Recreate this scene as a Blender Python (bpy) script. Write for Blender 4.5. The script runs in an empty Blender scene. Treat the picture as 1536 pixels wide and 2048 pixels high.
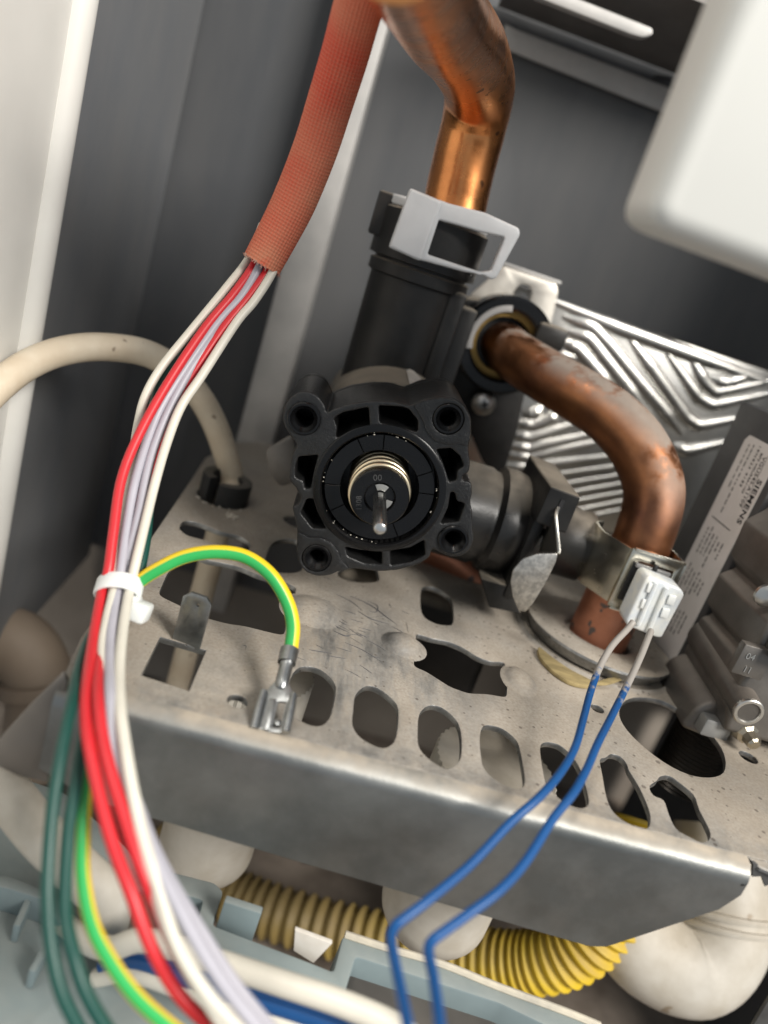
import bpy, bmesh, math, random
from mathutils import Vector, Matrix
from mathutils.geometry import delaunay_2d_cdt
random.seed(7)
SC = bpy.context.scene
COL = SC.collection

# ------------------------------------------------------------------ camera
# all lengths below are millimetres; meshes are scaled to metres when they are linked.
# world: x to the right, y into the boiler, z up; the mounting plate's top is z = 0 and its front edge y = 0
CAM = Vector((0.0, -129.0, 98.0))
FWD = Vector((0.111, 0.941, -0.320)).normalized()
RIGHT = Vector((0.952, -0.009, 0.305)); RIGHT = (RIGHT - FWD * RIGHT.dot(FWD)).normalized()
UP = RIGHT.cross(FWD).normalized()
FPX = 1536.0                                   # focal length in pixels of the 1536 px wide photograph
cd = bpy.data.cameras.new('camera'); cam = bpy.data.objects.new('camera', cd); COL.objects.link(cam)
cd.sensor_fit = 'HORIZONTAL'; cd.sensor_width = 26.0; cd.lens = 26.0
cd.clip_start = 0.005; cd.clip_end = 20.0
cd.dof.use_dof = True; cd.dof.focus_distance = 0.196; cd.dof.aperture_fstop = 26.0 / 3.6
M = Matrix((RIGHT, UP, -FWD)).transposed().to_4x4(); M.translation = CAM * 0.001
cam.matrix_world = M
SC.camera = cam

# ------------------------------------------------------------------ light: a bright room with a window behind the viewer
W = bpy.data.worlds.new('World'); SC.world = W; W.use_nodes = True
bg = W.node_tree.nodes['Background']
bg.inputs[0].default_value = (0.82, 0.91, 1.0, 1); bg.inputs[1].default_value = 0.42
def area(name, loc, target, size, power, col):
    d = bpy.data.lights.new(name, 'AREA'); d.shape = 'RECTANGLE'; d.size, d.size_y = size; d.energy = power; d.color = col
    o = bpy.data.objects.new(name, d); COL.objects.link(o); o.location = loc
    o.rotation_euler = (Vector(target) - Vector(loc)).to_track_quat('-Z', 'Y').to_euler(); return o
area('window_light', (0.80, -0.85, 0.88), (0.03, 0.08, 0.02), (0.5, 0.5), 33.0, (1.0, 0.955, 0.89))
area('fill_lamp', (-0.40, -0.30, 1.1), (0.05, 0.08, 0.0), (0.22, 0.22), 9.0, (1.0, 0.95, 0.87))  # added fill light, kept small for crisper highlights
SC.view_settings.view_transform = 'Standard'; SC.view_settings.look = 'None'
SC.view_settings.gamma = 1.0; SC.view_settings.exposure = 0.0; SC.view_settings.use_curve_mapping = False

# ------------------------------------------------------------------ helpers
def V(*a): return Vector(a)
X, Y, Z = V(1, 0, 0), V(0, 1, 0), V(0, 0, 1)
def ray(px, py): return FWD + RIGHT * ((px - 768) / FPX) - UP * ((py - 1024) / FPX)
def at(px, py, d=None, x=None, y=None, z=None):
    "the place a ray meets the plane x=, y= or z= (or a distance d along the view)"
    r = ray(px, py)
    if d is not None: t = d
    elif x is not None: t = (x - CAM.x) / r.x
    elif y is not None: t = (y - CAM.y) / r.y
    else: t = (z - CAM.z) / r.z
    return CAM + r * t
def zz(pts, ox, oy, s): return [(ox + p[0] / s, oy + p[1] / s) for p in pts]
class Fr:                                       # a plane frame
    def __init__(s, o, u, v): s.o, s.u, s.v = Vector(o), Vector(u).normalized(), Vector(v).normalized(); s.n = s.u.cross(s.v)
    def p(s, a, b, c=0): return s.o + s.u * a + s.v * b + s.n * c
def TOP(z): return Fr((0, 0, z), X, Y)
def FACE(y): return Fr((0, y, 0), X, Z)          # looks at the viewer
def on_top(pts, z): return [(lambda q: (q.x, q.y))(at(a, b, z=z)) for a, b in pts]
def on_face(pts, y): return [(lambda q: (q.x, q.z))(at(a, b, y=y)) for a, b in pts]
def circ(cx, cy, r, n=32, r2=None): return [(cx + r * math.cos(2 * math.pi * i / n), cy + (r2 or r) * math.sin(2 * math.pi * i / n)) for i in range(n)]
def smooth2(pts, k=4):
    n = len(pts); out = []
    for i in range(n):
        p0, p1, p2, p3 = [Vector(pts[(i + j - 1) % n]) for j in range(4)]
        for q in range(k):
            t = q / k
            out.append(tuple(0.5 * ((2 * p1) + (p2 - p0) * t + (2 * p0 - 5 * p1 + 4 * p2 - p3) * t * t + (3 * p1 - p0 - 3 * p2 + p3) * t ** 3)))
    return out
def fillet(pts, r, k=4):
    n = len(pts); out = []
    for i in range(n):
        a, b, c = Vector(pts[i - 1]), Vector(pts[i]), Vector(pts[(i + 1) % n])
        l = min(r, (a - b).length * .45, (c - b).length * .45)
        p, q = b + (a - b).normalized() * l, b + (c - b).normalized() * l
        for j in range(k + 1):
            t = j / k; out.append(tuple(p * (1 - t) ** 2 + b * 2 * t * (1 - t) + q * t * t))
    return out
def cat(pts, vals=None, res=6):
    n = len(pts); P = [Vector(p) for p in pts]; out = []; vo = []
    for i in range(n - 1):
        p0 = P[i - 1] if i else P[0] * 2 - P[1]; p1, p2 = P[i], P[i + 1]
        p3 = P[i + 2] if i + 2 < n else P[-1] * 2 - P[-2]
        for q in range(res):
            t = q / res
            out.append(0.5 * ((2 * p1) + (p2 - p0) * t + (2 * p0 - 5 * p1 + 4 * p2 - p3) * t * t + (3 * p1 - p0 - 3 * p2 + p3) * t ** 3))
            if vals: vo.append(vals[i] * (1 - t) + vals[i + 1] * t)
    out.append(P[-1])
    if vals: vo.append(vals[-1])
    return out, vo
def tube(pts, r, seg=12, res=6, cap=True, twist=0.0, sx=1.0, raw=False, ref=None):
    rs = list(r) if isinstance(r, (list, tuple)) else [r] * len(pts)
    if raw: P, R = [Vector(p) for p in pts], rs
    else: P, R = cat(pts, rs, res)
    n = len(P); T = [(P[min(i + 1, n - 1)] - P[max(i - 1, 0)]).normalized() for i in range(n)]
    a = ref if ref is not None else (Z if abs(T[0].z) < .9 else X)
    N = (a - T[0] * a.dot(T[0])).normalized(); vs, fs, uv = [], [], []; L = 0; Ls = []
    for i in range(n):
        if i:
            L += (P[i] - P[i - 1]).length; N = (N - T[i] * N.dot(T[i])).normalized()
        Ls.append(L); B = T[i].cross(N)
        for j in range(seg):
            an = 2 * math.pi * (j / seg + twist)
            vs.append(P[i] + (N * math.cos(an) * sx + B * math.sin(an)) * R[i])
    for i in range(n - 1):
        for j in range(seg):
            k = (j + 1) % seg
            fs.append((i * seg + j, i * seg + k, (i + 1) * seg + k, (i + 1) * seg + j))
            uv.append([(j / seg, Ls[i]), ((j + 1) / seg, Ls[i]), ((j + 1) / seg, Ls[i + 1]), (j / seg, Ls[i + 1])])
    if cap:
        fs.append(tuple(reversed(range(seg)))); uv.append([(0, 0)] * seg)
        fs.append(tuple(range((n - 1) * seg, n * seg))); uv.append([(0, L)] * seg)
    return vs, fs, uv
def lathe(prof, o, axis, seg=40, close=True):
    axis = Vector(axis).normalized(); o = Vector(o)
    a = Z if abs(axis.z) < .9 else X; N = (a - axis * a.dot(axis)).normalized(); B = axis.cross(N); vs, fs = [], []
    for r, h in prof:
        for j in range(seg):
            an = 2 * math.pi * j / seg; vs.append(o + axis * h + (N * math.cos(an) + B * math.sin(an)) * max(r, 1e-4))
    for i in range(len(prof) - 1):
        for j in range(seg):
            k = (j + 1) % seg; fs.append((i * seg + j, i * seg + k, (i + 1) * seg + k, (i + 1) * seg + j))
    if close:
        if prof[0][0] > .01: fs.append(tuple(reversed(range(seg))))
        if prof[-1][0] > .01: fs.append(tuple(range((len(prof) - 1) * seg, len(prof) * seg)))
    return vs, fs, None
def box(c, s, ax=(X, Y, Z), bev=0.0, segs=2):
    bm = bmesh.new(); bmesh.ops.create_cube(bm, size=1.0)
    for v in bm.verts: v.co = Vector((v.co.x * s[0], v.co.y * s[1], v.co.z * s[2]))
    if bev > 0: bmesh.ops.bevel(bm, geom=bm.edges[:], offset=bev, segments=segs, profile=.5, affect='EDGES')
    bm.verts.index_update(); c = Vector(c)
    vs = [c + ax[0] * v.co.x + ax[1] * v.co.y + ax[2] * v.co.z for v in bm.verts]
    fs = [tuple(v.index for v in f.verts) for f in bm.faces]; bm.free(); return vs, fs, None
def inside(pt, lp):
    x, y = pt; c = False; j = len(lp) - 1
    for i in range(len(lp)):
        (x1, y1), (x2, y2) = lp[i], lp[j]
        if (y1 > y) != (y2 > y) and x < (x2 - x1) * (y - y1) / (y2 - y1) + x1: c = not c
        j = i
    return c
def inset(lp, d):
    "move a counter-clockwise loop inwards by d"
    n = len(lp); out = []
    for i in range(n):
        a, b, c = Vector(lp[i - 1]), Vector(lp[i]), Vector(lp[(i + 1) % n])
        e, f = (b - a).normalized(), (c - b).normalized(); m = Vector((-e.y - f.y, e.x + f.x)); l = m.length
        m = m / l if l > 1e-6 else Vector((-e.y, e.x)); k = max(.45, m.dot(Vector((-e.y, e.x))))
        out.append(tuple(b + m * (d / k)))
    return out
def prism(loops, fr, t0, t1, bev=0.0, br=2):
    "a plate with holes in the plane frame fr, from t0 to t1 along its normal, with rounded edges"
    bev = min(bev, abs(t1 - t0) * .49); LP = []
    for i, lp in enumerate(loops):
        q = []
        for p in lp:
            if not q or (Vector(p) - Vector(q[-1])).length > .02: q.append(tuple(p))
        if (Vector(q[0]) - Vector(q[-1])).length < .02: q.pop()
        ar = sum(q[j - 1][0] * q[j][1] - q[j][0] * q[j - 1][1] for j in range(len(q)))
        hole = sum(inside(q[0], o) for k, o in enumerate(loops) if k != i) % 2
        if (ar > 0) == bool(hole): q.reverse()          # outlines run anticlockwise, holes clockwise: material lies on the left
        LP.append(q)
    st = [(math.pi / 2 * k / br) for k in range(br + 1)] if bev > 0 else [0]
    rows = [(bev * (1 - math.cos(a)), t1 - bev * (1 - math.sin(a))) for a in st] if bev > 0 else [(0, t1)]
    rows = rows[::-1] + ([(bev * (1 - math.cos(a)), t0 + bev * (1 - math.sin(a))) for a in st] if bev > 0 else [(0, t0)])
    vs, fs, capT, capB = [], [], [], []
    for q in LP:
        n = len(q); base = len(vs)
        for off, h in rows: vs += [fr.p(a, b, h) for a, b in (inset(q, off) if off > 1e-6 else q)]
        for r in range(len(rows) - 1):
            for j in range(n):
                k = (j + 1) % n; fs.append((base + r * n + j, base + (r + 1) * n + j, base + (r + 1) * n + k, base + r * n + k))
        capT.append((base, n)); capB.append((base + (len(rows) - 1) * n, n))
    flat = [inset(q, rows[0][0]) if rows[0][0] > 1e-6 else q for q in LP]
    P2, idT, idB, E = [], [], [], []
    for q, (bt, n), (bb, _) in zip(flat, capT, capB):
        o = len(P2); P2 += [Vector(p) for p in q]; idT += range(bt, bt + n); idB += range(bb, bb + n); E += [(o + j, o + (j + 1) % n) for j in range(n)]
    rv, re_, rf, ov, _, _ = delaunay_2d_cdt(P2, E, [], 0, 1e-4)
    mp_t, mp_b = {}, {}
    for f in rf:
        c = sum((rv[i] for i in f), Vector((0, 0))) / len(f)
        if sum(inside(c, q) for q in flat) % 2 == 0: continue
        tt, bb = [], []
        for i in f:
            if ov[i]: tt.append(idT[ov[i][0]]); bb.append(idB[ov[i][0]])
            else:
                if i not in mp_t:
                    mp_t[i] = len(vs); vs.append(fr.p(rv[i].x, rv[i].y, t1)); mp_b[i] = len(vs); vs.append(fr.p(rv[i].x, rv[i].y, t0))
                tt.append(mp_t[i]); bb.append(mp_b[i])
        fs.append(tuple(tt)); fs.append(tuple(reversed(bb)))
    return vs, fs, None
def strip(pl, t):
    "closed outline of a bent sheet of thickness t along a polyline"
    P = [Vector(p) for p in pl]; L, R = [], []
    for i, p in enumerate(P):
        d = (P[min(i + 1, len(P) - 1)] - P[max(i - 1, 0)]).normalized(); nrm = Vector((-d.y, d.x))
        L.append(tuple(p + nrm * t / 2)); R.append(tuple(p - nrm * t / 2))
    return L + R[::-1]
def text(s, size, fr, ext=0.05, spacing=1.0, bold=0.0):
    cu = bpy.data.curves.new('lettering', 'FONT'); cu.body = s; cu.size = size; cu.extrude = ext; cu.space_character = spacing; cu.offset = bold
    cu.align_x = 'LEFT'; cu.resolution_u = 3
    o = bpy.data.objects.new('lettering', cu); COL.objects.link(o); dg = bpy.context.evaluated_depsgraph_get()
    me = bpy.data.meshes.new_from_object(o.evaluated_get(dg))
    vs = [fr.p(*v.co) for v in me.vertices]; fs = [tuple(p.vertices) for p in me.polygons]
    bpy.data.objects.remove(o); bpy.data.curves.remove(cu); bpy.data.meshes.remove(me); return vs, fs, None
def join(*gs):
    vs, fs, uv = [], [], []
    for g in gs:
        n = len(vs); vs += g[0]; fs += [tuple(i + n for i in f) for f in g[1]]
        uv += g[2] if g[2] else [[(0, 0)] * len(f) for f in g[1]]
    return vs, fs, uv
LOC = {}
def tag(o, label=None, cat_=None, group=None, kind=None):
    for k, v in (('label', label), ('category', cat_), ('group', group), ('kind', kind)):
        if v: o[k] = v
    return o
def thing(name, label, cat_, loc, group=None):
    o = bpy.data.objects.new(name, None); COL.objects.link(o); o.empty_display_size = .01
    loc = Vector(loc); o.location = loc * .001; LOC[o.name] = loc; return tag(o, label, cat_, group)
def add(name, g, m, parent=None, smooth=40, label=None, cat_=None, group=None, kind=None):
    vs, fs, uv = g
    if parent is not None: base = LOC[parent.name]
    else:
        base = Vector((sum(v.x for v in vs) / len(vs), sum(v.y for v in vs) / len(vs), min(v.z for v in vs)))
    me = bpy.data.meshes.new(name); me.from_pydata([(v - base) * .001 for v in vs], [], fs)
    if uv:
        l = me.uv_layers.new(name='UVMap'); i = 0
        for f in uv:
            for c in f: l.data[i].uv = c; i += 1
    me.validate()
    if smooth: me.shade_smooth(); me.set_sharp_from_angle(angle=math.radians(smooth))
    me.materials.append(m); o = bpy.data.objects.new(name, me); COL.objects.link(o)
    if parent is not None: o.parent = parent
    else: o.location = base * .001
    LOC[o.name] = base; return tag(o, label, cat_, group, kind)

# ------------------------------------------------------------------ materials
def mat(name, col, col2=None, sc=60, lo=.35, hi=.65, rough=.5, rough2=None, metal=0.0, bump=0.0, bsc=1500, dust=0.0, dcol=(.36, .31, .25), stretch=(1, 1, 1),
        dlo=.25, dhi=.8, dsc=45, spots=None, spotsc=900, spotth=.12, trans=0.0, sss=0.0, spec=.5, noise_dust=.5, coat=0.0, plo=None, phi=None):
    m = bpy.data.materials.new(name); m.use_nodes = True; nt = m.node_tree; N = nt.nodes; L = nt.links; b = N['Principled BSDF']
    def nd(t, **k):
        n = N.new(t)
        for a, v in k.items(): setattr(n, a, v)
        return n
    tc = nd('ShaderNodeTexCoord'); mp = nd('ShaderNodeMapping'); mp.inputs['Scale'].default_value = stretch; L.new(tc.outputs['Object'], mp.inputs[0])
    def noise(s, det=4, ro=.6):
        n = nd('ShaderNodeTexNoise'); n.inputs['Scale'].default_value = s; n.inputs['Detail'].default_value = det; n.inputs['Roughness'].default_value = ro
        L.new(mp.outputs[0], n.inputs[0]); return n.outputs[0]
    def mr(x, a, b_, c=0, d=1):
        n = nd('ShaderNodeMapRange'); L.new(x, n.inputs[0]); n.inputs[1].default_value = a; n.inputs[2].default_value = b_; n.inputs[3].default_value = c; n.inputs[4].default_value = d; return n.outputs[0]
    def mix(f, a, c):
        n = nd('ShaderNodeMix', data_type='RGBA')
        for s, v in ((n.inputs[0], f), (n.inputs[6], a), (n.inputs[7], c)):
            if hasattr(v, 'links'): L.new(v, s)
            elif isinstance(v, tuple): s.default_value = (*v, 1)
            else: s.default_value = v
        return n.outputs[2]
    def mth(op, a, c):
        n = nd('ShaderNodeMath', operation=op)
        for s, v in ((n.inputs[0], a), (n.inputs[1], c)):
            if hasattr(v, 'links'): L.new(v, s)
            else: s.default_value = v
        return n.outputs[0]
    c = mix(0.0, col, col); n1 = None
    if col2: n1 = mr(noise(sc), lo, hi); c = mix(n1, col, col2)
    r = mr(noise(sc * 2.3), .3, .7, rough, rough2 if rough2 is not None else rough + .08)
    met = None
    if spots:
        v = nd('ShaderNodeTexNoise'); v.inputs['Scale'].default_value = spotsc; v.inputs['Detail'].default_value = 1; L.new(mp.outputs[0], v.inputs[0])
        c = mix(mr(v.outputs[0], 1 - spotth - .36, 1 - spotth - .33), c, spots)
    if dust > 0:
        g = nd('ShaderNodeNewGeometry'); sx = nd('ShaderNodeSeparateXYZ'); L.new(g.outputs['Normal'], sx.inputs[0])
        up = mr(sx.outputs[2], dlo, dhi); pat = mr(noise(dsc, 6, .65), plo if plo is not None else .5 - .28 * noise_dust, phi if phi is not None else .62 - .1 * noise_dust, 1 - noise_dust, 1)
        f = mth('MULTIPLY', mth('MULTIPLY', up, pat), dust)
        dc = mix(mr(noise(220, 4), .3, .7), dcol, tuple(x * .8 for x in dcol))
        c = mix(f, c, dc); met = mth('MULTIPLY', mth('SUBTRACT', 1.0, f), metal)
        n = nd('ShaderNodeMix'); L.new(f, n.inputs[0]); L.new(r, n.inputs[2]); n.inputs[3].default_value = .9; r = n.outputs[0]
    L.new(c, b.inputs['Base Color']); L.new(r, b.inputs['Roughness'])
    if met is not None: L.new(met, b.inputs['Metallic'])
    else: b.inputs['Metallic'].default_value = metal
    b.inputs['Specular IOR Level'].default_value = spec
    if trans: b.inputs['Transmission Weight'].default_value = trans
    if sss: b.inputs['Subsurface Weight'].default_value = sss; b.inputs['Subsurface Radius'].default_value = (.002, .002, .002); b.inputs['Subsurface Scale'].default_value = 1.0
    if coat: b.inputs['Coat Weight'].default_value = coat; b.inputs['Coat Roughness'].default_value = .15
    if bump:
        bp = nd('ShaderNodeBump'); bp.inputs['Strength'].default_value = bump; bp.inputs['Distance'].default_value = .0003
        L.new(noise(bsc, 3), bp.inputs['Height']); L.new(bp.outputs[0], b.inputs['Normal'])
    m['c'] = 1; return m
DUST = (.40, .345, .28)
MT = dict(
    wall=mat('insulation grey', (.066, .070, .076), (.088, .090, .093), sc=26, rough=.42, rough2=.56, bump=.10, bsc=260, stretch=(1.6, 1.6, .35)),
    wall_lit=mat('lit insulation grey', (.15, .158, .17), (.175, .178, .183), sc=26, rough=.45, rough2=.55, bump=.08, bsc=260, stretch=(1.2, 1.2, .5)),  # lighter copy of the insulation: the left wall's light is in its colour
    case=mat('white casing paint', (.74, .73, .69), (.68, .67, .63), sc=20, rough=.45),
    zinc=mat('galvanised rail', (.44, .43, .415), (.36, .355, .345), sc=60, rough=.5, metal=.3, bump=.05),
    plate=mat('dusty galvanised plate', (.36, .36, .35), (.26, .26, .255), sc=420, rough=.40, rough2=.52, metal=.9, bump=.16, bsc=3200, dust=.97, dcol=(.40, .345, .275), dlo=.55, dhi=.97, dsc=38, noise_dust=.42, spots=(.17, .15, .125), spotsc=1300, spotth=-.075),
    flange=mat('bare galvanised flange', (.30, .305, .295), (.20, .207, .20), sc=55, rough=.36, rough2=.46, metal=.95, bump=.12, bsc=1300, dust=.97, dcol=(.40, .345, .275), dlo=.5, dhi=.95, dsc=60, noise_dust=.7),
    steel=mat('bright steel', (.62, .60, .55), (.52, .50, .45), sc=200, rough=.28, metal=1.0, bump=.03),
    tin=mat('tinned terminal', (.40, .41, .41), (.30, .31, .31), sc=400, rough=.30, metal=1.0, bump=.08, bsc=900),
    hx=mat('stainless exchanger', (.66, .65, .62), (.56, .55, .52), sc=60, rough=.30, rough2=.38, metal=1.0, bump=.02),
    copper=mat('tarnished copper', (.43, .19, .085), (.15, .066, .043), sc=42, lo=.34, hi=.70, rough=.33, rough2=.50, metal=1.0, bump=.05, bsc=700, dust=.85, dcol=(.30, .27, .235), dlo=.15, dhi=.75, dsc=48, noise_dust=.97, plo=.44, phi=.53),
    copper2=mat('bright copper', (.84, .35, .125), (.52, .20, .075), sc=45, lo=.45, hi=.8, rough=.20, rough2=.36, metal=1.0, bump=.05, bsc=400, spots=(.22, .1, .05), spotsc=210, spotth=-.10),
    copper3=mat('pink scraped copper', (.60, .27, .17), (.48, .2, .12), sc=120, rough=.4, metal=.8, spots=(.16, .13, .12), spotsc=260, spotth=-.02),
    black=mat('black glass filled plastic', (.010, .010, .0105), (.017, .017, .017), sc=900, rough=.27, rough2=.42, bump=.6, bsc=1700, spec=.5),
    blackg=mat('glossy black plastic', (.005, .005, .0055), rough=.2, rough2=.3, spec=.35, bump=.04, bsc=900),
    blackd=mat('dusty black plastic', (.013, .013, .013), (.022, .021, .02), sc=120, rough=.36, rough2=.48, bump=.2, bsc=1800, dust=.88, dcol=(.34, .295, .235), dlo=.18, dhi=.72, dsc=55, noise_dust=.45, spec=.35),
    portm=mat('half wiped black plastic', (.010, .010, .010), (.02, .019, .018), sc=60, rough=.24, rough2=.4, bump=.15, bsc=1500, dust=.9, dcol=(.32, .28, .225), dlo=.45, dhi=.85, dsc=40, noise_dust=.7),
    rubber=mat('black rubber', (.02, .02, .02), rough=.7, bump=.2, dust=.35, dcol=(.3, .27, .22)),
    clipw=mat('pale grey plastic', (.66, .67, .68), (.60, .61, .62), sc=90, rough=.38, bump=.04, dust=.15, dcol=DUST),
    white=mat('white plastic', (.58, .55, .49), (.44, .40, .33), sc=55, rough=.42, spots=(.30, .24, .17), spotsc=130, spotth=-.10, dust=.45, dcol=(.46, .40, .32)),
    whitebox=mat('white cover paint', (.57, .57, .54), rough=.45),
    cream=mat('cream cable', (.70, .62, .49), (.60, .50, .37), sc=60, rough=.45, bump=.06, bsc=500, spots=(.33, .26, .19), spotsc=320, spotth=-.06),
    natural=mat('natural nylon', (.78, .80, .78), rough=.35, sss=.4),
    nat2=mat('milky connector plastic', (.74, .74, .69), (.58, .62, .66), sc=190, rough=.3, sss=.35),
    tray=mat('blue grey plastic', (.205, .26, .27), (.165, .21, .22), sc=40, rough=.5, dust=.25, dcol=(.45, .41, .34)),
    trayd=mat('dusty edge', (.55, .50, .40), (.40, .37, .31), sc=160, rough=.8),
    yellow=mat('yellow hose', (.70, .49, .03), (.58, .39, .02), sc=40, rough=.45, dust=.5, dcol=(.30, .22, .11), noise_dust=.7),
    ground=mat('dirty worktop', (.10, .078, .06), (.24, .20, .165), sc=30, rough=.85, bump=.3, bsc=120, spots=(.07, .05, .04), spotsc=60, spotth=-.05),
    tan=mat('tan pipe', (.30, .235, .175), (.22, .17, .125), sc=20, rough=.6),
    alu=mat('cast aluminium', (.22, .205, .19), (.155, .145, .133), sc=70, rough=.42, rough2=.52, metal=.75, bump=.2, bsc=1400, dust=.4, dcol=(.26, .21, .165), noise_dust=.3),
    alub=mat('machined aluminium', (.60, .59, .56), rough=.3, metal=1.0),
    box=mat('charcoal actuator case', (.055, .055, .056), (.04, .04, .041), sc=60, rough=.5, bump=.1),
    paper=mat('silver label', (.62, .59, .57), (.54, .515, .49), sc=60, rough=.45),
    papw=mat('white paper label', (.66, .63, .58), (.56, .52, .46), sc=120, rough=.8),
    figs=mat('raised figures', (.06, .06, .06), rough=.35),
    ink=mat('black ink', (.02, .02, .022), rough=.6),
    inkg=mat('grey ink', (.07, .068, .068), rough=.6),
    brass=mat('brass', (.75, .55, .22), rough=.25, metal=1.0),
    gasket=mat('fibre gasket', (.36, .28, .13), (.22, .17, .08), sc=150, rough=.8, stretch=(1, 3, 1)),
    spring=mat('plated spring wire', (.88, .74, .52), rough=.3, metal=1.0),
    pin=mat('polished steel pin', (.70, .69, .66), rough=.2, metal=1.0),
    galv=mat('sensor clip steel', (.72, .69, .60), (.62, .59, .50), sc=150, rough=.2, metal=1.0),
    crumb=mat('foam crumbs', (.72, .67, .58), rough=.9),
    graph=mat('scuff', (.08, .08, .085), rough=.5),
)
def plate_mat():
    m = bpy.data.materials.new('dusty galvanised top'); m.use_nodes = True; nt = m.node_tree; N = nt.nodes; L = nt.links; b = N['Principled BSDF']
    tc = N.new('ShaderNodeTexCoord')
    def noise(s, det=4, ro=.6, st=None):
        n = N.new('ShaderNodeTexNoise'); n.inputs['Scale'].default_value = s; n.inputs['Detail'].default_value = det; n.inputs['Roughness'].default_value = ro
        if st:
            q = N.new('ShaderNodeMapping'); q.inputs['Scale'].default_value = st; q.inputs['Rotation'].default_value = (0, 0, .6); L.new(tc.outputs['Object'], q.inputs[0]); L.new(q.outputs[0], n.inputs[0])
        else: L.new(tc.outputs['Object'], n.inputs[0])
        return n.outputs[0]
    def mr(x, a, c, d=0, e=1):
        n = N.new('ShaderNodeMapRange'); L.new(x, n.inputs[0]); n.inputs[1].default_value = a; n.inputs[2].default_value = c; n.inputs[3].default_value = d; n.inputs[4].default_value = e; return n.outputs[0]
    def mth(op, a, c):
        n = N.new('ShaderNodeMath'); n.operation = op
        for s, v in ((n.inputs[0], a), (n.inputs[1], c)):
            if hasattr(v, 'links'): L.new(v, s)
            else: s.default_value = v
        return n.outputs[0]
    def mix(f, a, c):
        n = N.new('ShaderNodeMix'); n.data_type = 'RGBA'
        for s, v in ((n.inputs[0], f), (n.inputs[6], a), (n.inputs[7], c)):
            if hasattr(v, 'links'): L.new(v, s)
            else: s.default_value = (*v, 1)
        return n.outputs[2]
    g = N.new('ShaderNodeNewGeometry'); sp = N.new('ShaderNodeSeparateXYZ'); L.new(g.outputs['Normal'], sp.inputs[0]); so = N.new('ShaderNodeSeparateXYZ'); L.new(tc.outputs['Object'], so.inputs[0])
    metal = mix(mr(noise(420), .35, .65), (.36, .36, .35), (.24, .24, .235))
    up = mr(sp.outputs[2], .45, .95)
    patch = mr(noise(34, 7, .68), .36, .52, .78, 1)                                   # thin places in the dust
    wipe = N.new('ShaderNodeVectorMath'); wipe.operation = 'DISTANCE'; L.new(tc.outputs['Object'], wipe.inputs[0]); wipe.inputs[1].default_value = (-.032, -.062, .034)
    streak = mr(noise(90, 5, .7, (1, .22, 1)), .42, .60)
    wiped = mth('MULTIPLY', mr(wipe.outputs['Value'], .016, .042, .7, 0), streak)    # where a tool rubbed the dust off
    edge = mth('MULTIPLY', mr(so.outputs[1], -.096, -.082, .7, 0), mr(noise(70, 6, .7), .4, .6))
    f = mth('MULTIPLY', mth('MULTIPLY', up, patch), mth('SUBTRACT', 1.0, mth('MAXIMUM', wiped, edge)))
    dust = mix(mr(noise(60, 6, .7), .35, .65), (.41, .37, .315), (.325, .288, .24))
    dust = mix(mr(noise(1300, 3, .6), .38, .68, 0, .62), dust, (.24, .20, .16))
    dust = mix(mr(noise(16, 3), .45, .75, 0, .5), dust, (.30, .25, .19))
    col = mix(f, metal, dust)
    vo = N.new('ShaderNodeTexVoronoi'); vo.inputs['Scale'].default_value = 480; vo.inputs['Randomness'].default_value = 1; L.new(tc.outputs['Object'], vo.inputs[0])
    cs = N.new('ShaderNodeSeparateColor'); L.new(vo.outputs['Color'], cs.inputs[0])
    size = mth('MULTIPLY', mr(cs.outputs[0], .45, 1.0, 0, .36), mr(so.outputs[0], -.05, .05, .4, 1))
    spk = mth('LESS_THAN', vo.outputs['Distance'], size)
    col = mix(mth('MULTIPLY', spk, .7), col, (.10, .08, .065))
    L.new(col, b.inputs['Base Color']); L.new(mth('MULTIPLY', mth('SUBTRACT', 1.0, f), .9), b.inputs['Metallic'])
    L.new(mr(f, 0, 1, .4, .88), b.inputs['Roughness'])
    h = mth('ADD', mth('MULTIPLY', noise(2200, 3), .6), mth('ADD', mth('MULTIPLY', noise(500, 4), 1.0), mth('MULTIPLY', spk, -.4)))
    bp = N.new('ShaderNodeBump'); bp.inputs['Strength'].default_value = .4; bp.inputs['Distance'].default_value = .0003; L.new(h, bp.inputs['Height']); L.new(bp.outputs[0], b.inputs['Normal'])
    return m
MT['plate'] = plate_mat()
def hose_dirt():
    m = MT['yellow']; nt = m.node_tree; b = nt.nodes['Principled BSDF']; src = b.inputs['Base Color'].links[0].from_socket
    tc = nt.nodes.new('ShaderNodeTexCoord'); s = nt.nodes.new('ShaderNodeSeparateXYZ'); nt.links.new(tc.outputs['Object'], s.inputs[0])
    n = nt.nodes.new('ShaderNodeTexNoise'); n.inputs['Scale'].default_value = 70; nt.links.new(tc.outputs['Object'], n.inputs[0])
    a = nt.nodes.new('ShaderNodeMath'); a.operation = 'MULTIPLY_ADD'; nt.links.new(n.outputs[0], a.inputs[0]); a.inputs[1].default_value = .05; nt.links.new(s.outputs[0], a.inputs[2])
    r = nt.nodes.new('ShaderNodeMapRange'); nt.links.new(a.outputs[0], r.inputs[0]); r.inputs[1].default_value = .0; r.inputs[2].default_value = .055; r.inputs[3].default_value = .85; r.inputs[4].default_value = 0
    x = nt.nodes.new('ShaderNodeMix'); x.data_type = 'RGBA'; nt.links.new(r.outputs[0], x.inputs[0]); nt.links.new(src, x.inputs[6]); x.inputs[7].default_value = (.20, .145, .07, 1)
    nt.links.new(x.outputs[2], b.inputs['Base Color'])
hose_dirt()
def wiremat(name, c, dust=0.0): return mat(name, c, tuple(x * .88 for x in c), sc=50, rough=.36, dust=dust, dcol=(.46, .42, .35), bump=.04, bsc=400)
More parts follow.
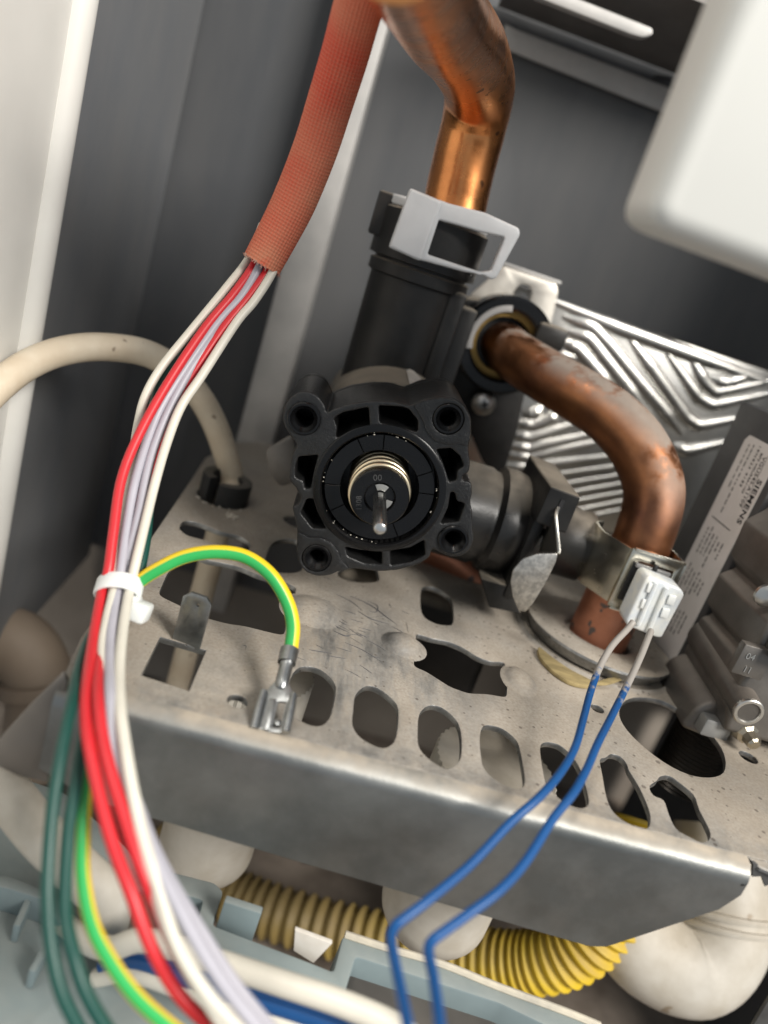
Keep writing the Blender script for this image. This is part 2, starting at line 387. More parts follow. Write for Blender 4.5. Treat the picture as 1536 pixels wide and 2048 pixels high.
MT.update(w_white=wiremat('cream white insulation', (.70, .665, .575)), w_red=wiremat('red insulation', (.62, .022, .030)), w_lilac=wiremat('lilac grey insulation', (.43, .42, .47)),
          w_green=wiremat('dark green insulation', (.006, .062, .048)), w_blue=wiremat('blue insulation', (.008, .070, .225)))
def stripe_mat():
    m = bpy.data.materials.new('green yellow insulation'); m.use_nodes = True; nt = m.node_tree; b = nt.nodes['Principled BSDF']
    uv = nt.nodes.new('ShaderNodeUVMap'); s = nt.nodes.new('ShaderNodeSeparateXYZ'); r = nt.nodes.new('ShaderNodeValToRGB'); nt.links.new(uv.outputs[0], s.inputs[0]); nt.links.new(s.outputs[0], r.inputs[0])
    e = r.color_ramp.elements; g, y = (.03, .38, .09, 1), (.78, .56, .02, 1)
    e[0].position = 0; e[0].color = y; e[1].position = .20; e[1].color = g
    for p, c in ((.17, y), (.47, g), (.50, y), (.72, y), (.75, g), (.97, g), (1.0, y)):
        q = e.new(p); q.color = c
    nt.links.new(r.outputs[0], b.inputs['Base Color']); b.inputs['Roughness'].default_value = .35; return m
MT['w_yg'] = stripe_mat()
def dusty_blue():
    "blue insulation whose first stretch by the plug is grey with dust (uv y = millimetres along the wire)"
    m = MT['w_blue'].copy(); m.name = 'blue insulation with dust'; nt = m.node_tree; b = nt.nodes['Principled BSDF']; src = b.inputs['Base Color'].links[0].from_socket
    uv = nt.nodes.new('ShaderNodeUVMap'); s = nt.nodes.new('ShaderNodeSeparateXYZ'); nt.links.new(uv.outputs[0], s.inputs[0])
    n = nt.nodes.new('ShaderNodeTexNoise'); n.inputs['Scale'].default_value = 420; n.inputs['Detail'].default_value = 6; tc = nt.nodes.new('ShaderNodeTexCoord'); nt.links.new(tc.outputs['Object'], n.inputs[0])
    a = nt.nodes.new('ShaderNodeMath'); a.operation = 'MULTIPLY_ADD'; nt.links.new(n.outputs[0], a.inputs[0]); a.inputs[1].default_value = 34; nt.links.new(s.outputs[1], a.inputs[2])
    r = nt.nodes.new('ShaderNodeMapRange'); nt.links.new(a.outputs[0], r.inputs[0]); r.inputs[1].default_value = 42; r.inputs[2].default_value = 47; r.inputs[3].default_value = .93; r.inputs[4].default_value = 0
    x = nt.nodes.new('ShaderNodeMix'); x.data_type = 'RGBA'; nt.links.new(r.outputs[0], x.inputs[0]); nt.links.new(src, x.inputs[6]); x.inputs[7].default_value = (.34, .31, .27, 1)
    nt.links.new(x.outputs[2], b.inputs['Base Color']); return m
MT['w_blued'] = dusty_blue()
def sleeve_mat():
    m = bpy.data.materials.new('woven glass sleeve'); m.use_nodes = True; nt = m.node_tree; N = nt.nodes; L = nt.links; b = N['Principled BSDF']
    uv = N.new('ShaderNodeUVMap'); mp = N.new('ShaderNodeMapping'); mp.inputs['Scale'].default_value = (38, 1.15, 1); L.new(uv.outputs[0], mp.inputs[0])
    # diamond weave: product of two crossing waves
    def wave(rot):
        s = N.new('ShaderNodeSeparateXYZ'); L.new(mp.outputs[0], s.inputs[0]); a = N.new('ShaderNodeMath'); a.operation = 'ADD' if rot else 'SUBTRACT'
        L.new(s.outputs[0], a.inputs[0]); L.new(s.outputs[1], a.inputs[1]); k = N.new('ShaderNodeMath'); k.operation = 'MULTIPLY'; L.new(a.outputs[0], k.inputs[0]); k.inputs[1].default_value = math.pi
        q = N.new('ShaderNodeMath'); q.operation = 'SINE'; L.new(k.outputs[0], q.inputs[0]); return q.outputs[0]
    p = N.new('ShaderNodeMath'); p.operation = 'MULTIPLY'; L.new(wave(0), p.inputs[0]); L.new(wave(1), p.inputs[1])
    tc = N.new('ShaderNodeTexCoord')
    def noise(s, a, c, d=4):
        n = N.new('ShaderNodeTexNoise'); n.inputs['Scale'].default_value = s; n.inputs['Detail'].default_value = d; L.new(tc.outputs['Object'], n.inputs[0])
        r = N.new('ShaderNodeMapRange'); L.new(n.outputs[0], r.inputs[0]); r.inputs[1].default_value = a; r.inputs[2].default_value = c; return r.outputs[0]
    def mix(f, a, c):
        n = N.new('ShaderNodeMix'); n.data_type = 'RGBA'; L.new(f, n.inputs[0])
        for s, v in ((n.inputs[6], a), (n.inputs[7], c)):
            if isinstance(v, tuple): s.default_value = (*v, 1)
            else: L.new(v, s)
        return n.outputs[2]
    c = mix(noise(30, .36, .60), (.60, .050, .018), (.60, .20, .105)); c = mix(noise(48, .60, .68), c, (.66, .06, .022))
    w = N.new('ShaderNodeMapRange'); L.new(p.outputs[0], w.inputs[0]); w.inputs[1].default_value = -1; w.inputs[2].default_value = 1; w.inputs[3].default_value = .0; w.inputs[4].default_value = .34
    c = mix(w.outputs[0], c, (.62, .33, .22)); L.new(c, b.inputs['Base Color']); b.inputs['Roughness'].default_value = .75
    bp = N.new('ShaderNodeBump'); bp.inputs['Strength'].default_value = .5; bp.inputs['Distance'].default_value = .0003; L.new(p.outputs[0], bp.inputs['Height']); L.new(bp.outputs[0], b.inputs['Normal']); return m
MT['sleeve'] = sleeve_mat()

# ------------------------------------------------------------------ the setting
WY, WX = 232, -92
add('back_wall', box((120, WY + 4, 162), (440, 8, 496)), MT['wall'], kind='structure', smooth=0)
add('room_wall', box((120, WY + 22, -118), (900, 8, 94)), mat('cream room wall', (.30, .265, .225), (.17, .145, .12), sc=12, rough=.8), kind='structure', smooth=0)
add('left_side_wall', box((WX - 4, 168, 160), (8, 120, 500)), MT['wall_lit'], kind='structure', smooth=0)
add('ground', box((100, 120, -168), (900, 700, 6)), MT['ground'], kind='structure', smooth=0)

add('unseen_right_wall', box((236, 130, 120), (8, 210, 580)), MT['wall'], kind='structure', smooth=0)  # out of view, added to cut ambient light from the right

# white casing at the left: an outer sheet with a rolled lip in front of the insulation
t = thing('casing_panel', 'white painted casing sheet with rolled lip at the left edge', 'casing panel', (WX, 0, -160))
add('sheet', box((WX - .2, 10, 120), (2.0, 186, 580)), MT['case'], t, smooth=0)
add('rolled_lip', tube([(WX + .6, 105.5, -164), (WX + .6, 105.5, 410)], 4.6, seg=20, raw=True), MT['case'], t)

# galvanised upright rail
t = thing('upright_rail', 'galvanised steel upright rail against the dark rear insulation', 'rail', (-26, 215, -2))
add('front_face', box((-26.4, 207.6, 120), (15.4, 1.2, 420), bev=.4), MT['zinc'], t)
add('side_web', box((-19.2, 220.2, 120), (1.2, 23.6, 420), bev=.3), MT['zinc'], t)

# combustion chamber edge high at the back
t = thing('chamber_ledge', 'galvanised underside ledge of the combustion chamber at the top', 'metal ledge', (130, 215, 178))
lip = on_face([(1010, 50), (1036, 62), (1345, 180), (1420, 215), (1420, 262), (1343, 233), (1043, 113), (1000, 95)], 228)
add('rear_lip', prism([lip], FACE(228), 0, 1.2, .3), MT['zinc'], t)
zl = max(p[1] for p in lip) - 9
add('underside', box((130, 200, 199), (220, 60, 1.4), (X, (Y - Z * .10).normalized(), (Z + Y * .10).normalized())), mat('grey brown sheet', (.20, .19, .18), (.15, .14, .135), sc=40, rough=.55, metal=.5), t, smooth=0)  # darker grey than the ledge's other sheets
add('front_fold', prism([fillet(on_face([(1060, -30), (1110, -18), (1303, 58), (1303, 72), (1283, 77), (1258, 70), (1070, -4)], 176), 1)], FACE(176), -3, 1.5, .5), MT['zinc'], t)
add('slot', prism([on_face([(1302, 158), (1312, 149), (1340, 153), (1346, 166), (1335, 163), (1318, 162)], 226.4)], FACE(226.4), 0, .3), MT['ink'], t)

# ------------------------------------------------------------------ mounting plate
t = plate = thing('mounting_plate', 'dusty galvanised mounting plate pierced with rounded slots', 'plate', (60, 100, -34))
Z7 = lambda p: zz(p, 500, 1100, 2.194)
Z8 = lambda p: zz(p, 1000, 1000, 2.866)
Z5 = lambda p: zz(p, 300, 980, 3.84)
holes = []
def H(px, k=3): holes.append(smooth2(on_top(px, 0), k))
H(Z5([(228, 285), (250, 245), (300, 237), (400, 260), (550, 320), (680, 350), (760, 400), (770, 440), (720, 465), (620, 450), (450, 390), (300, 350), (245, 315)]))
holes.append(fillet(on_top(Z5([(65, 805), (130, 650), (265, 452), (430, 535), (550, 555), (700, 590), (830, 650), (1030, 705), (1125, 745), (1090, 900), (1050, 1010), (1030, 1115), (900, 1085), (720, 1040), (600, 1025), (450, 985), (400, 960), (220, 880)]), 0), 2))
H(Z5([(890, 520), (940, 410), (1030, 375), (1150, 400), (1180, 560), (1150, 620), (1060, 635), (950, 620), (905, 570)]))
H(Z5([(1025, 220), (1060, 200), (1160, 210), (1170, 285), (1080, 270)]))
H(Z7([(165, 640), (190, 540), (240, 510), (310, 525), (365, 575), (375, 620), (355, 720), (320, 765), (270, 768), (200, 735), (165, 690)]))
H(Z7([(455, 700), (465, 635), (510, 597), (560, 605), (620, 650), (650, 700), (640, 820), (605, 862), (560, 862), (490, 825), (452, 770)]))
H(Z7([(738, 790), (745, 720), (785, 682), (840, 690), (900, 740), (925, 800), (925, 905), (890, 950), (850, 955), (780, 910), (742, 860)]))
H(Z7([(1010, 830), (1020, 780), (1050, 768), (1110, 785), (1165, 830), (1185, 880), (1205, 1000), (1195, 1040), (1160, 1045), (1090, 1015), (1030, 960), (1015, 900)]))
H(Z8([(232, 1430), (250, 1392), (300, 1390), (360, 1415), (430, 1490), (470, 1570), (505, 1700), (500, 1750), (450, 1762), (370, 1730), (310, 1680), (270, 1640), (250, 1560)]))
H(Z8([(575, 1490), (610, 1475), (640, 1455), (690, 1470), (725, 1510), (740, 1550), (800, 1650), (855, 1780), (860, 1850), (840, 1880), (790, 1875), (700, 1830), (640, 1770), (610, 1690), (590, 1580)]))
H(Z8([(860, 1640), (900, 1610), (920, 1585), (970, 1580), (1030, 1620), (1110, 1690), (1140, 1770), (1200, 1890), (1200, 1940), (1160, 1960), (1090, 1930), (1010, 1880), (970, 1800), (940, 1720), (880, 1690)]))
H(Z7([(750, 180), (775, 160), (820, 170), (875, 205), (890, 245), (890, 320), (850, 328), (800, 315), (755, 275)]))
holes.append(fillet(on_top(Z7([(730, 365), (790, 385), (870, 400), (940, 430), (1000, 470), (1060, 490), (1115, 490), (1130, 560), (1125, 645), (1040, 630), (960, 628), (880, 600), (810, 555), (770, 530), (720, 510)]), 0), 1.5))
H(Z7([(385, 100), (450, 60), (540, 60), (565, 110), (560, 135), (500, 142), (420, 130)]))
holes.append(on_top([(321, 1273), (412, 1300), (378, 1381), (283, 1350)], 0))
for px, py, r in ((475, 1402, 2.2), (1195, 1417, 1.9), (1497, 1514, 2.6)):
    q = at(px, py, z=0); holes.append(circ(q.x, q.y, r, 20))
H(Z8([(685, 1210), (720, 1150), (800, 1130), (930, 1150), (1040, 1210), (1150, 1280), (1250, 1390), (1290, 1480), (1280, 1560), (1200, 1588), (1080, 1570), (940, 1500), (800, 1390), (710, 1290)]))
gq = at(446, 996, z=0); holes.append(circ(gq.x, gq.y, 9.0, 28))
outline = [(-34.5, 4.2), (-36.5, 20), (-37, 60), (-38, 120), (-39, 160), (-33, 192), (-24, 203), (-8, 206), (185, 206), (185, 4.2)]
add('top_sheet', prism([outline] + holes, TOP(0), -1.7, 0, .32, 2), MT['plate'], t, smooth=30)
# front flange with a rounded bend: profile swept along x, its lower outline traced
low = on_face([(20, 1500), (84, 1540), (182, 1599), (301, 1635), (350, 1649), (600, 1724), (850, 1797), (1180, 1893), (1215, 1893), (1300, 1865), (1440, 1818), (1482, 1790)], 0)
def lowz(x):
    for (a, b), (c, d) in zip(low, low[1:]):
        if a <= x <= c: return b + (d - b) * (x - a) / (c - a)
    return low[0][1] if x < low[0][0] else low[-1][1]
xs = [-34.5 + i * 1.5 for i in range(int((low[-1][0] + 34.5) / 1.5) + 1)] + [low[-1][0]]
vs, fs = [], []; R = 4.2; rows = None
for x in xs:
    zb = min(lowz(x), -R - .5); wob = .12 * math.sin(x * .13) + .08 * math.sin(x * .31 + 1)
    prof = [(R, 0)] + [(R - R * math.sin(a), -R + R * math.cos(a)) for a in [math.pi / 2 * k / 8 for k in range(1, 9)]] + [(wob * .3, zb * .5), (0, zb)]
    prof += [(1.0, zb), (1.0, -R)] + [(R - (R - 1.0) * math.sin(a), -R + (R - 1.0) * math.cos(a)) for a in [math.pi / 2 * k / 4 for k in range(3, -1, -1)]]
    rows = len(prof); vs += [V(x, p[0], p[1]) for p in prof]
for i in range(len(xs) - 1):
    for j in range(rows):
        k = (j + 1) % rows; fs.append((i * rows + j, (i + 1) * rows + j, (i + 1) * rows + k, i * rows + k))
fs += [tuple(range(rows)), tuple(reversed(range((len(xs) - 1) * rows, len(xs) * rows)))]
add('front_flange', (vs, fs, None), MT['flange'], t, smooth=50)
# torn end at the right and the gusset at the left corner
tx = low[-1][0]
jag = [(tx + .3, 4.2), (tx + 2, 1.6), (tx + 6, .6), (tx + 12, 1.5), (tx + 24, -1), (185, -2), (185, 4.2)]
add('torn_edge', prism([jag], TOP(0), -1.2, 0, .25, 1), MT['plate'], t, smooth=30)
bent = [(tx + .5, 0)] + [(tx + 2 + i * 2.0, -random.uniform(2, 6.5) - i * .1) for i in range(8)] + [(tx + 22, -9), (tx + 24, -60), (tx + 34, -60), (tx + 34, -.4)]
add('torn_flange', prism([bent], FACE(2.2), -1.0, 0, .1), mat('torn grey steel', (.16, .16, .155), (.10, .10, .10), sc=90, rough=.6, metal=.6, bump=.4, bsc=500), t)
add('corner_gusset', prism([on_face([(135, 1362), (126, 1345), (62, 1408), (2, 1474), (-30, 1520), (40, 1552), (92, 1565), (112, 1480)], 1.4)], FACE(1.4), -1.0, 0, .2), mat('brown stained steel', (.26, .235, .21), (.18, .165, .15), sc=25, rough=.5, metal=.7), t)
# spade tab bent up out of the square hole
b0, b1 = at(343, 1277, z=0), at(402, 1297, z=0); u = (b1 - b0).normalized(); wd = (b1 - b0).length
fr = Fr(b0 + V(0, .3, -1.0), u, Z); hgt = 14.0
add('spade_tab', prism([[(0.2, 0), (0.2, hgt - 1.6), (1.8, hgt), (wd - 1.8, hgt), (wd - .2, hgt - 1.6), (wd - .2, 0)], circ(wd * .55, hgt - 2.6, .35, 10)], fr, -.5, .4, .18), MT['tin'], t)
# pressed dimples
def dimple(px, py, rx, ry, h, name='pressed_dimple', m=None, rot=0):
    c = at(px, py, z=0); vs, fs = [], []; n = 36; rr = [1.12, 1.0, .9, .78, .6, .4, .2, .02]; hh = [-.12, .02, .12, .35, .66, .86, .97, 1]
    for a, b in zip(rr, hh):
        for j in range(n):
            an = 2 * math.pi * j / n; ex, ey = rx * a * math.cos(an), ry * a * math.sin(an)
            vs.append(c + V(ex * math.cos(rot) - ey * math.sin(rot), ex * math.sin(rot) + ey * math.cos(rot), h * b))
    for i in range(len(rr) - 1):
        for j in range(n):
            k = (j + 1) % n; fs.append((i * n + j, i * n + k, (i + 1) * n + k, (i + 1) * n + j))
    add(name, (vs, fs, None), m or MT['plate'], t)
dimple(626, 1222, 8.5, 9, 2.2); dimple(806, 1290, 6.2, 6.5, 2.6); dimple(1040, 1362, 5.0, 7.5, 2.0); dimple(1105, 1245, 11, 9, 2.6)
# raised collar the second copper pipe comes through
PB = V(105, 91, 0)
add('pipe_collar', lathe([(27.5, -.3), (26.0, .2), (25.2, .9)], PB, Z, 64, close=False), MT['plate'], t)
add('collar_disc', lathe([(22.2, .2), (23.6, 2.0), (24.4, 3.6), (24.2, 4.3), (23.2, 4.7), (18, 5.2), (14.5, 5.0), (12, 4.2), (10.6, 2.6), (10.2, .5)], PB, (Z + X * .02 + Y * .03), 64, close=False), MT['plate'], t)
gl = smooth2(on_top([(1078, 1293), (1100, 1310), (1140, 1338), (1182, 1360), (1176, 1371), (1140, 1363), (1105, 1340), (1080, 1312)], 1.4), 3)
add('gasket_edge', prism([gl], TOP(1.4), -1.2, 0, .2), MT['gasket'], t)
gl = smooth2(on_top([(1190, 1366), (1215, 1356), (1250, 1352), (1245, 1358), (1215, 1368)], 2.0), 3)
add('gasket_edge', prism([gl], TOP(2.0), -.6, 0, .2), MT['gasket'], t)
# bracket ear bent up behind the pump
add('bracket_ear', prism([fillet(on_face([(530, 900), (585, 868), (600, 960), (560, 975), (540, 945)], 110), 2)], FACE(110), -1, 0, .2), MT['alu'], t)
# dust scuffs scraped down to bare dark metal
def scuff(pts, w, z=.05):
    P = [at(a, b, z=z) for a, b in pts]; add('scratch', tube(P, [w * .3] + [w] * (len(P) - 2) + [w * .2], seg=5, res=3), MT['graph'], t)
for pts, w in (([(672, 1188), (705, 1205), (725, 1222)], .16), ([(700, 1150 + 42), (740, 1210), (770, 1232), (795, 1250)], .2), ([(735, 1202), (755, 1212), (752, 1224), (738, 1222)], .14), ([(690, 1285), (725, 1300), (765, 1325)], .14),
               ([(778, 1208), (783, 1216)], .3), ([(805, 1222), (818, 1228)], .3), ([(633, 1290), (646, 1297)], .3), ([(668, 1262), (690, 1272), (702, 1270)], .25), ([(676, 1250), (700, 1262)], .2), ([(648, 1154), (663, 1160)], .3), ([(716, 1222), (742, 1238), (778, 1248)], .22), ([(484, 1290), (492, 1292), (490, 1300)], .1)):
    scuff(pts, w)
random.seed(21)
for i in range(30):
    a, b = random.gauss(705, 60), random.gauss(1255, 45); an = random.gauss(.55, .35); l = random.uniform(12, 48); w = random.uniform(-.12, .12)
    pp = [(a + l * s * math.cos(an + w * s), b + l * s * math.sin(an + w * s) * .75) for s in (-.5, -.15, .2, .5)]
    if not any(inside((q.x, q.y), h) for q in [at(*c_, z=0) for c_ in pp] for h in holes): scuff(pp, random.uniform(.05, .13))

# ------------------------------------------------------------------ cream power cable through a split grommet
t = thing('cable_grommet', 'split black rubber grommet in the plate around the cream cable', 'grommet', gq)
def arcwall(c, r0, r1, a0, a1, z0, z1, n=20):
    o = [(r0 * math.cos(a0 + (a1 - a0) * i / n), r0 * math.sin(a0 + (a1 - a0) * i / n)) for i in range(n + 1)]
    q = [(r1 * math.cos(a0 + (a1 - a0) * i / n), r1 * math.sin(a0 + (a1 - a0) * i / n)) for i in range(n, -1, -1)]
    return prism([o + q], Fr(V(c.x, c.y, 0), X, Y), z0, z1, .35)
add('rubber_half', arcwall(gq, 5.2, 8.6, -1.75, 1.6, -6, 7.5), MT['rubber'], t)
add('rubber_half', arcwall(gq, 5.2, 8.6, 1.85, 4.1, -6, 8.5), MT['rubber'], t)
for i in range(26):
    a = random.uniform(-2.6, -.6); q = V(gq.x + 9.6 * math.cos(a), gq.y + 9.6 * math.sin(a) - random.random() * 1.2, .25)
    if i % 3: q = at(460, 1032, z=.2) + V(random.gauss(0, 1.4), random.gauss(0, .7), .2)
    add('foam_crumb', box(q, [random.uniform(.3, .8) for _ in range(3)], bev=.1), MT['crumb'], t)
pts = [(-60, 830, 205), (0, 770, 212), (60, 727, 220), (130, 701, 228), (210, 694, 237), (300, 709, 246), (370, 757, 254), (420, 828, 262), (450, 905, 268), (463, 965, 272)]
P = [at(a, b, d=d) for a, b, d in pts]; P += [V(gq.x + 1.5, gq.y, -4), V(gq.x + 1.5, gq.y, -40), V(gq.x + 2, gq.y - 6, -110)]
add('power_cable', tube(P, 4.3, seg=24, res=8), MT['cream'], label='thick cream power cable arching down into the split black grommet', cat_='cable')
P = [at(a, b, d=d) for a, b, d in [(-120, 1360, 170), (-30, 1520, 162), (70, 1655, 158), (150, 1735, 157), (205, 1790, 160), (215, 1840, 166), (190, 1870, 178)]]
add('flexible_conduit', tube(P, 4.7, seg=24, res=8), MT['white'], label='off-white flexible conduit lying diagonally at the lower left corner', cat_='conduit')

# ------------------------------------------------------------------ diverter valve with its open front
FY = 61.6
Z4 = lambda p: zz(p, 560, 740, 3.84)
cq = at(*Z4([(765, 918)])[0], y=FY); CX, CZ = cq.x, cq.z
t = valve = thing('diverter_valve', 'black plastic diverter valve with open round front and steel pin', 'valve', (CX, 100, 0))
outer = on_face(Z4([(18, 360), (30, 280), (75, 210), (150, 165), (230, 165), (300, 205), (345, 275), (360, 330), (400, 305), (520, 262), (700, 236), (860, 240), (985, 272), (1020, 262), (1110, 222), (1240, 200), (1340, 215), (1420, 270), (1468, 360), (1468, 500), (1445, 600), (1462, 720), (1450, 790), (1400, 815), (1405, 850), (1472, 862), (1476, 960), (1460, 1010), (1478, 1100), (1480, 1210), (1490, 1300), (1460, 1385), (1390, 1435), (1300, 1438), (1215, 1395), (1168, 1372), (1150, 1440), (1060, 1498), (900, 1540), (750, 1550), (600, 1530), (545, 1528), (450, 1545), (380, 1578), (290, 1585), (200, 1555), (145, 1490), (125, 1400), (132, 1225), (92, 1050), (140, 1035), (165, 985), (110, 890), (66, 850), (80, 720), (95, 640), (135, 580), (75, 500), (30, 430)]), FY)
wins = [[(415, 372), (480, 330), (678, 288), (690, 430), (560, 452), (490, 500), (430, 520), (440, 440)],
        [(760, 276), (940, 285), (985, 300), (1060, 392), (1055, 475), (900, 432), (768, 404)],
        [(1202, 612), (1312, 602), (1380, 660), (1412, 740), (1360, 775), (1352, 850), (1300, 862), (1262, 740)],
        [(1312, 938), (1342, 945), (1356, 1010), (1418, 1028), (1372, 1168), (1235, 1180), (1292, 1060)],
        [(845, 1392), (1000, 1368), (1108, 1308), (1112, 1425), (1010, 1475), (850, 1502)],
        [(500, 1362), (620, 1388), (782, 1397), (782, 1495), (640, 1482), (520, 1430)],
        [(205, 992), (252, 990), (292, 1110), (352, 1222), (250, 1215), (160, 1100)],
        [(142, 668), (292, 655), (258, 780), (236, 910), (192, 915), (180, 850), (118, 826), (120, 740)]]
wl = [fillet(on_face(Z4(w), FY), .55, 3) for w in wins]
bosses = [(185, 372, 3.05), (1292, 372, 2.75), (1330, 1302, 2.9), (282, 1438, 2.7)]
bq = [(lambda q, r: (q.x, q.z, r))(at(*Z4([(a, b)])[0], y=FY), r) for a, b, r in bosses]
outer_s = fillet(outer, 1.0, 3)
hs = add('front_housing', prism([outer_s] + wl + [circ(CX, CZ, 15.2, 64)] + [circ(a, b, r, 28) for a, b, r in bq], FACE(FY), -24, 0, .55, 3), MT['black'], t, smooth=35)
add('rear_housing', prism([outer_s], FACE(FY), -27, -24.05, .3), MT['black'], t, smooth=35)
for a, b, r in bq:
    o = V(a, FY, b); zig = []; h = .2
    while h > -12: zig += [(r - .02, h), (r - .6, h - .6)]; h -= 1.2
    bs = add('bolt_boss', lathe([(r + 1.25, -.3), (r + 1.25, .5), (r + .95, .8), (r + .45, .8), (r + .1, .35)] + zig + [(r - .4, -12.5), (.01, -12.5)], o, -Y, 36, close=False), MT['blackg'], t, smooth=25)
for pd_ in ([(1022, 268), (1112, 230), (1240, 208), (1335, 222), (1415, 276), (1460, 364), (1458, 500), (1436, 590), (1385, 562), (1300, 572), (1190, 545), (1125, 470), (1095, 385), (1050, 310)], [(140, 1232), (225, 1282), (310, 1278), (395, 1318), (455, 1395), (470, 1450), (538, 1522), (450, 1538), (378, 1570), (290, 1577), (205, 1548), (152, 1486), (133, 1400)]):
    pq = fillet(on_face(Z4(pd_), FY), .9, 3); hb = [c_ for c_ in bq if inside((c_[0], c_[1]), pq)][0]
    add('boss_pad', prism([pq, circ(hb[0], hb[1], hb[2] + 1.3, 32)], FACE(FY), -.3, .75, .3), MT['black'], t, smooth=35)
# raised lip round the bore and the recessed ring in sectors
add('bore_lip', lathe([(17.4, -.2), (17.4, .22), (16.9, .5), (15.6, .5), (15.2, .1), (15.2, -7)], V(CX, FY, CZ), -Y, 72, close=False), MT['blackg'], t)
ang = sorted(math.atan2(q.z - CZ, q.x - CX) for q in [at(*Z4([p])[0], y=FY) for p in ((605, 560), (800, 530), (365, 885), (1165, 790), (1200, 970), (905, 1290), (385, 1090))])
for i, a in enumerate(ang):
    b = ang[(i + 1) % len(ang)] + (2 * math.pi if i == len(ang) - 1 else 0); g = .007; n = max(4, int((b - a) * 9))
    o = [(CX + 14.5 * math.cos(a + g + (b - a - 2 * g) * k / n), CZ + 14.5 * math.sin(a + g + (b - a - 2 * g) * k / n)) for k in range(n + 1)]
    q = [(CX + 10.3 * math.cos(a + g + (b - a - 2 * g) * k / n), CZ + 10.3 * math.sin(a + g + (b - a - 2 * g) * k / n)) for k in range(n, -1, -1)]
    add('ring_sector', prism([o + q], FACE(FY), -7, -.9 - .12 * (i % 2), .10, 1), MT['blackg'], t)
add('bore', lathe([(14.9, -7.2), (10.4, -7.2), (10.3, -16), (.01, -16)], V(CX, FY, CZ), -Y, 56, close=False), MT['blackg'], t)
PF = 6.8
ps = add('plunger', lathe([(6.6, -15), (6.6, PF - 1.6), (7.55, PF - 1.5), (7.55, PF - .35), (7.2, PF), (4.1, PF), (3.9, PF - .5), (3.6, PF - .9), (.01, PF - .9)], V(CX, FY, CZ), -Y, 56, close=False), MT['blackg'], t, smooth=30)
hel = [V(CX + 7.45 * math.cos(a), FY - (-14 + a / (2 * math.pi) * 3.9), CZ + 7.45 * math.sin(a)) for a in [i * 2 * math.pi / 36 for i in range(36 * 5 - 7)]]
add('coil_spring', tube(hel, .8, seg=10, raw=True), MT['spring'], t)
add('pin', lathe([(1.6, 5), (1.7, 27.6), (1.35, 28.6), (.8, 28.9), (.01, 28.9)], V(CX, FY, CZ), -Y, 28, close=False), MT['pin'], t, smooth=35)
# star washer halves and the moulded figures on the plunger
for a0, a1 in ((1.15, 2.2), (5.3, 6.25)):
    o = [(CX + 3.5 * math.cos(a0 + (a1 - a0) * k / 8), CZ + 3.5 * math.sin(a0 + (a1 - a0) * k / 8)) for k in range(9)]; q = [(CX + 1.9 * math.cos(a0 + (a1 - a0) * k / 8), CZ + 1.9 * math.sin(a0 + (a1 - a0) * k / 8)) for k in range(8, -1, -1)]
    add('washer_leaf', prism([o + q], FACE(FY - PF + .5), -.2, .1, .05), mat('grey washer', (.30, .30, .29), rough=.4, metal=.5), ps)
ru = (at(900, 990, y=FY - PF) - at(700, 990, y=FY - PF)).normalized(); ru = V(ru.x, 0, ru.z).normalized(); rv = V(-ru.z, 0, ru.x)
add('moulded_figures', text('00', 2.3, Fr(V(CX, FY - PF, CZ) + ru * -1.7 + rv * 4.6, ru, rv), .12), MT['figs'], ps, smooth=0)
add('moulded_figures', text('1308', 2.0, Fr(V(CX, FY - PF, CZ) + ru * -4.6 + rv * -3.4, rv, -ru), .12), MT['figs'], ps, smooth=0)
# white grease specks
for i in range(34):
    a = random.choice((random.gauss(1.75, .25), random.gauss(-1.75, .3), random.uniform(2.6, 4.2), random.uniform(-.3, .6))); r = random.choice((14.85, 14.7, 15.3))
    s = random.uniform(.08, .24)
    add('grease_speck', box(V(CX + r * math.cos(a), FY + .3 - random.random() * .6, CZ + r * math.sin(a)), (s * random.uniform(1, 2.5), s, s), bev=s * .2), MT['crumb'], t)
# valve body behind the front
add('body_barrel', lathe([(21.2, 24), (21.8, 28), (21.8, 84), (15, 86)], V(CX + 1, FY, CZ + 2), Y, 48), MT['blackd'], t)
OX, OY = 16.5, 131
ob = add('outlet_tube', lathe([(14.6, 30), (14.9, 60), (15.3, 88), (16.6, 88.6), (16.6, 92), (15.2, 92.5), (15.2, 93), (17.6, 93.5), (17.6, 107.5), (16.5, 108.2), (11, 108.2)], V(OX, OY, 0), Z, 48), MT['blackd'], t, smooth=35)
add('outlet_rib', box((OX + 13.2, OY - 7.5, 72), (5.5, 8, 36), bev=1.2), MT['blackd'], t)
add('outlet_rib', box((OX + 18.5, OY + 1, 66), (7, 10, 40), bev=1.2), MT['blackd'], t)
# torn paper label on the barrel
pl = on_top([(806, 722), (862, 718), (905, 762), (888, 790), (812, 772)], CZ + 21)
ppts, pf = [], []
n = 12
for iy, yy in enumerate((90.5, 103, 115)):
    for k in range(n + 1):
        a = .02 + .62 * k / n; e = (1.6 * math.sin(k * 1.9) + .8 * math.sin(k * 4.1)) if iy == 2 else 0
        rr = 22.05 + (.5 * math.sin(k * .9) if iy == 2 else 0)
        ppts.append(V(CX + 1 + rr * math.sin(a), yy + e, CZ + 2 + rr * math.cos(a)))
for iy in range(2):
    for k in range(n): pf.append((iy * (n + 1) + k, iy * (n + 1) + k + 1, (iy + 1) * (n + 1) + k + 1, (iy + 1) * (n + 1) + k))
add('paper_label', (ppts, pf, None), MT['papw'], t, label='torn white paper label')

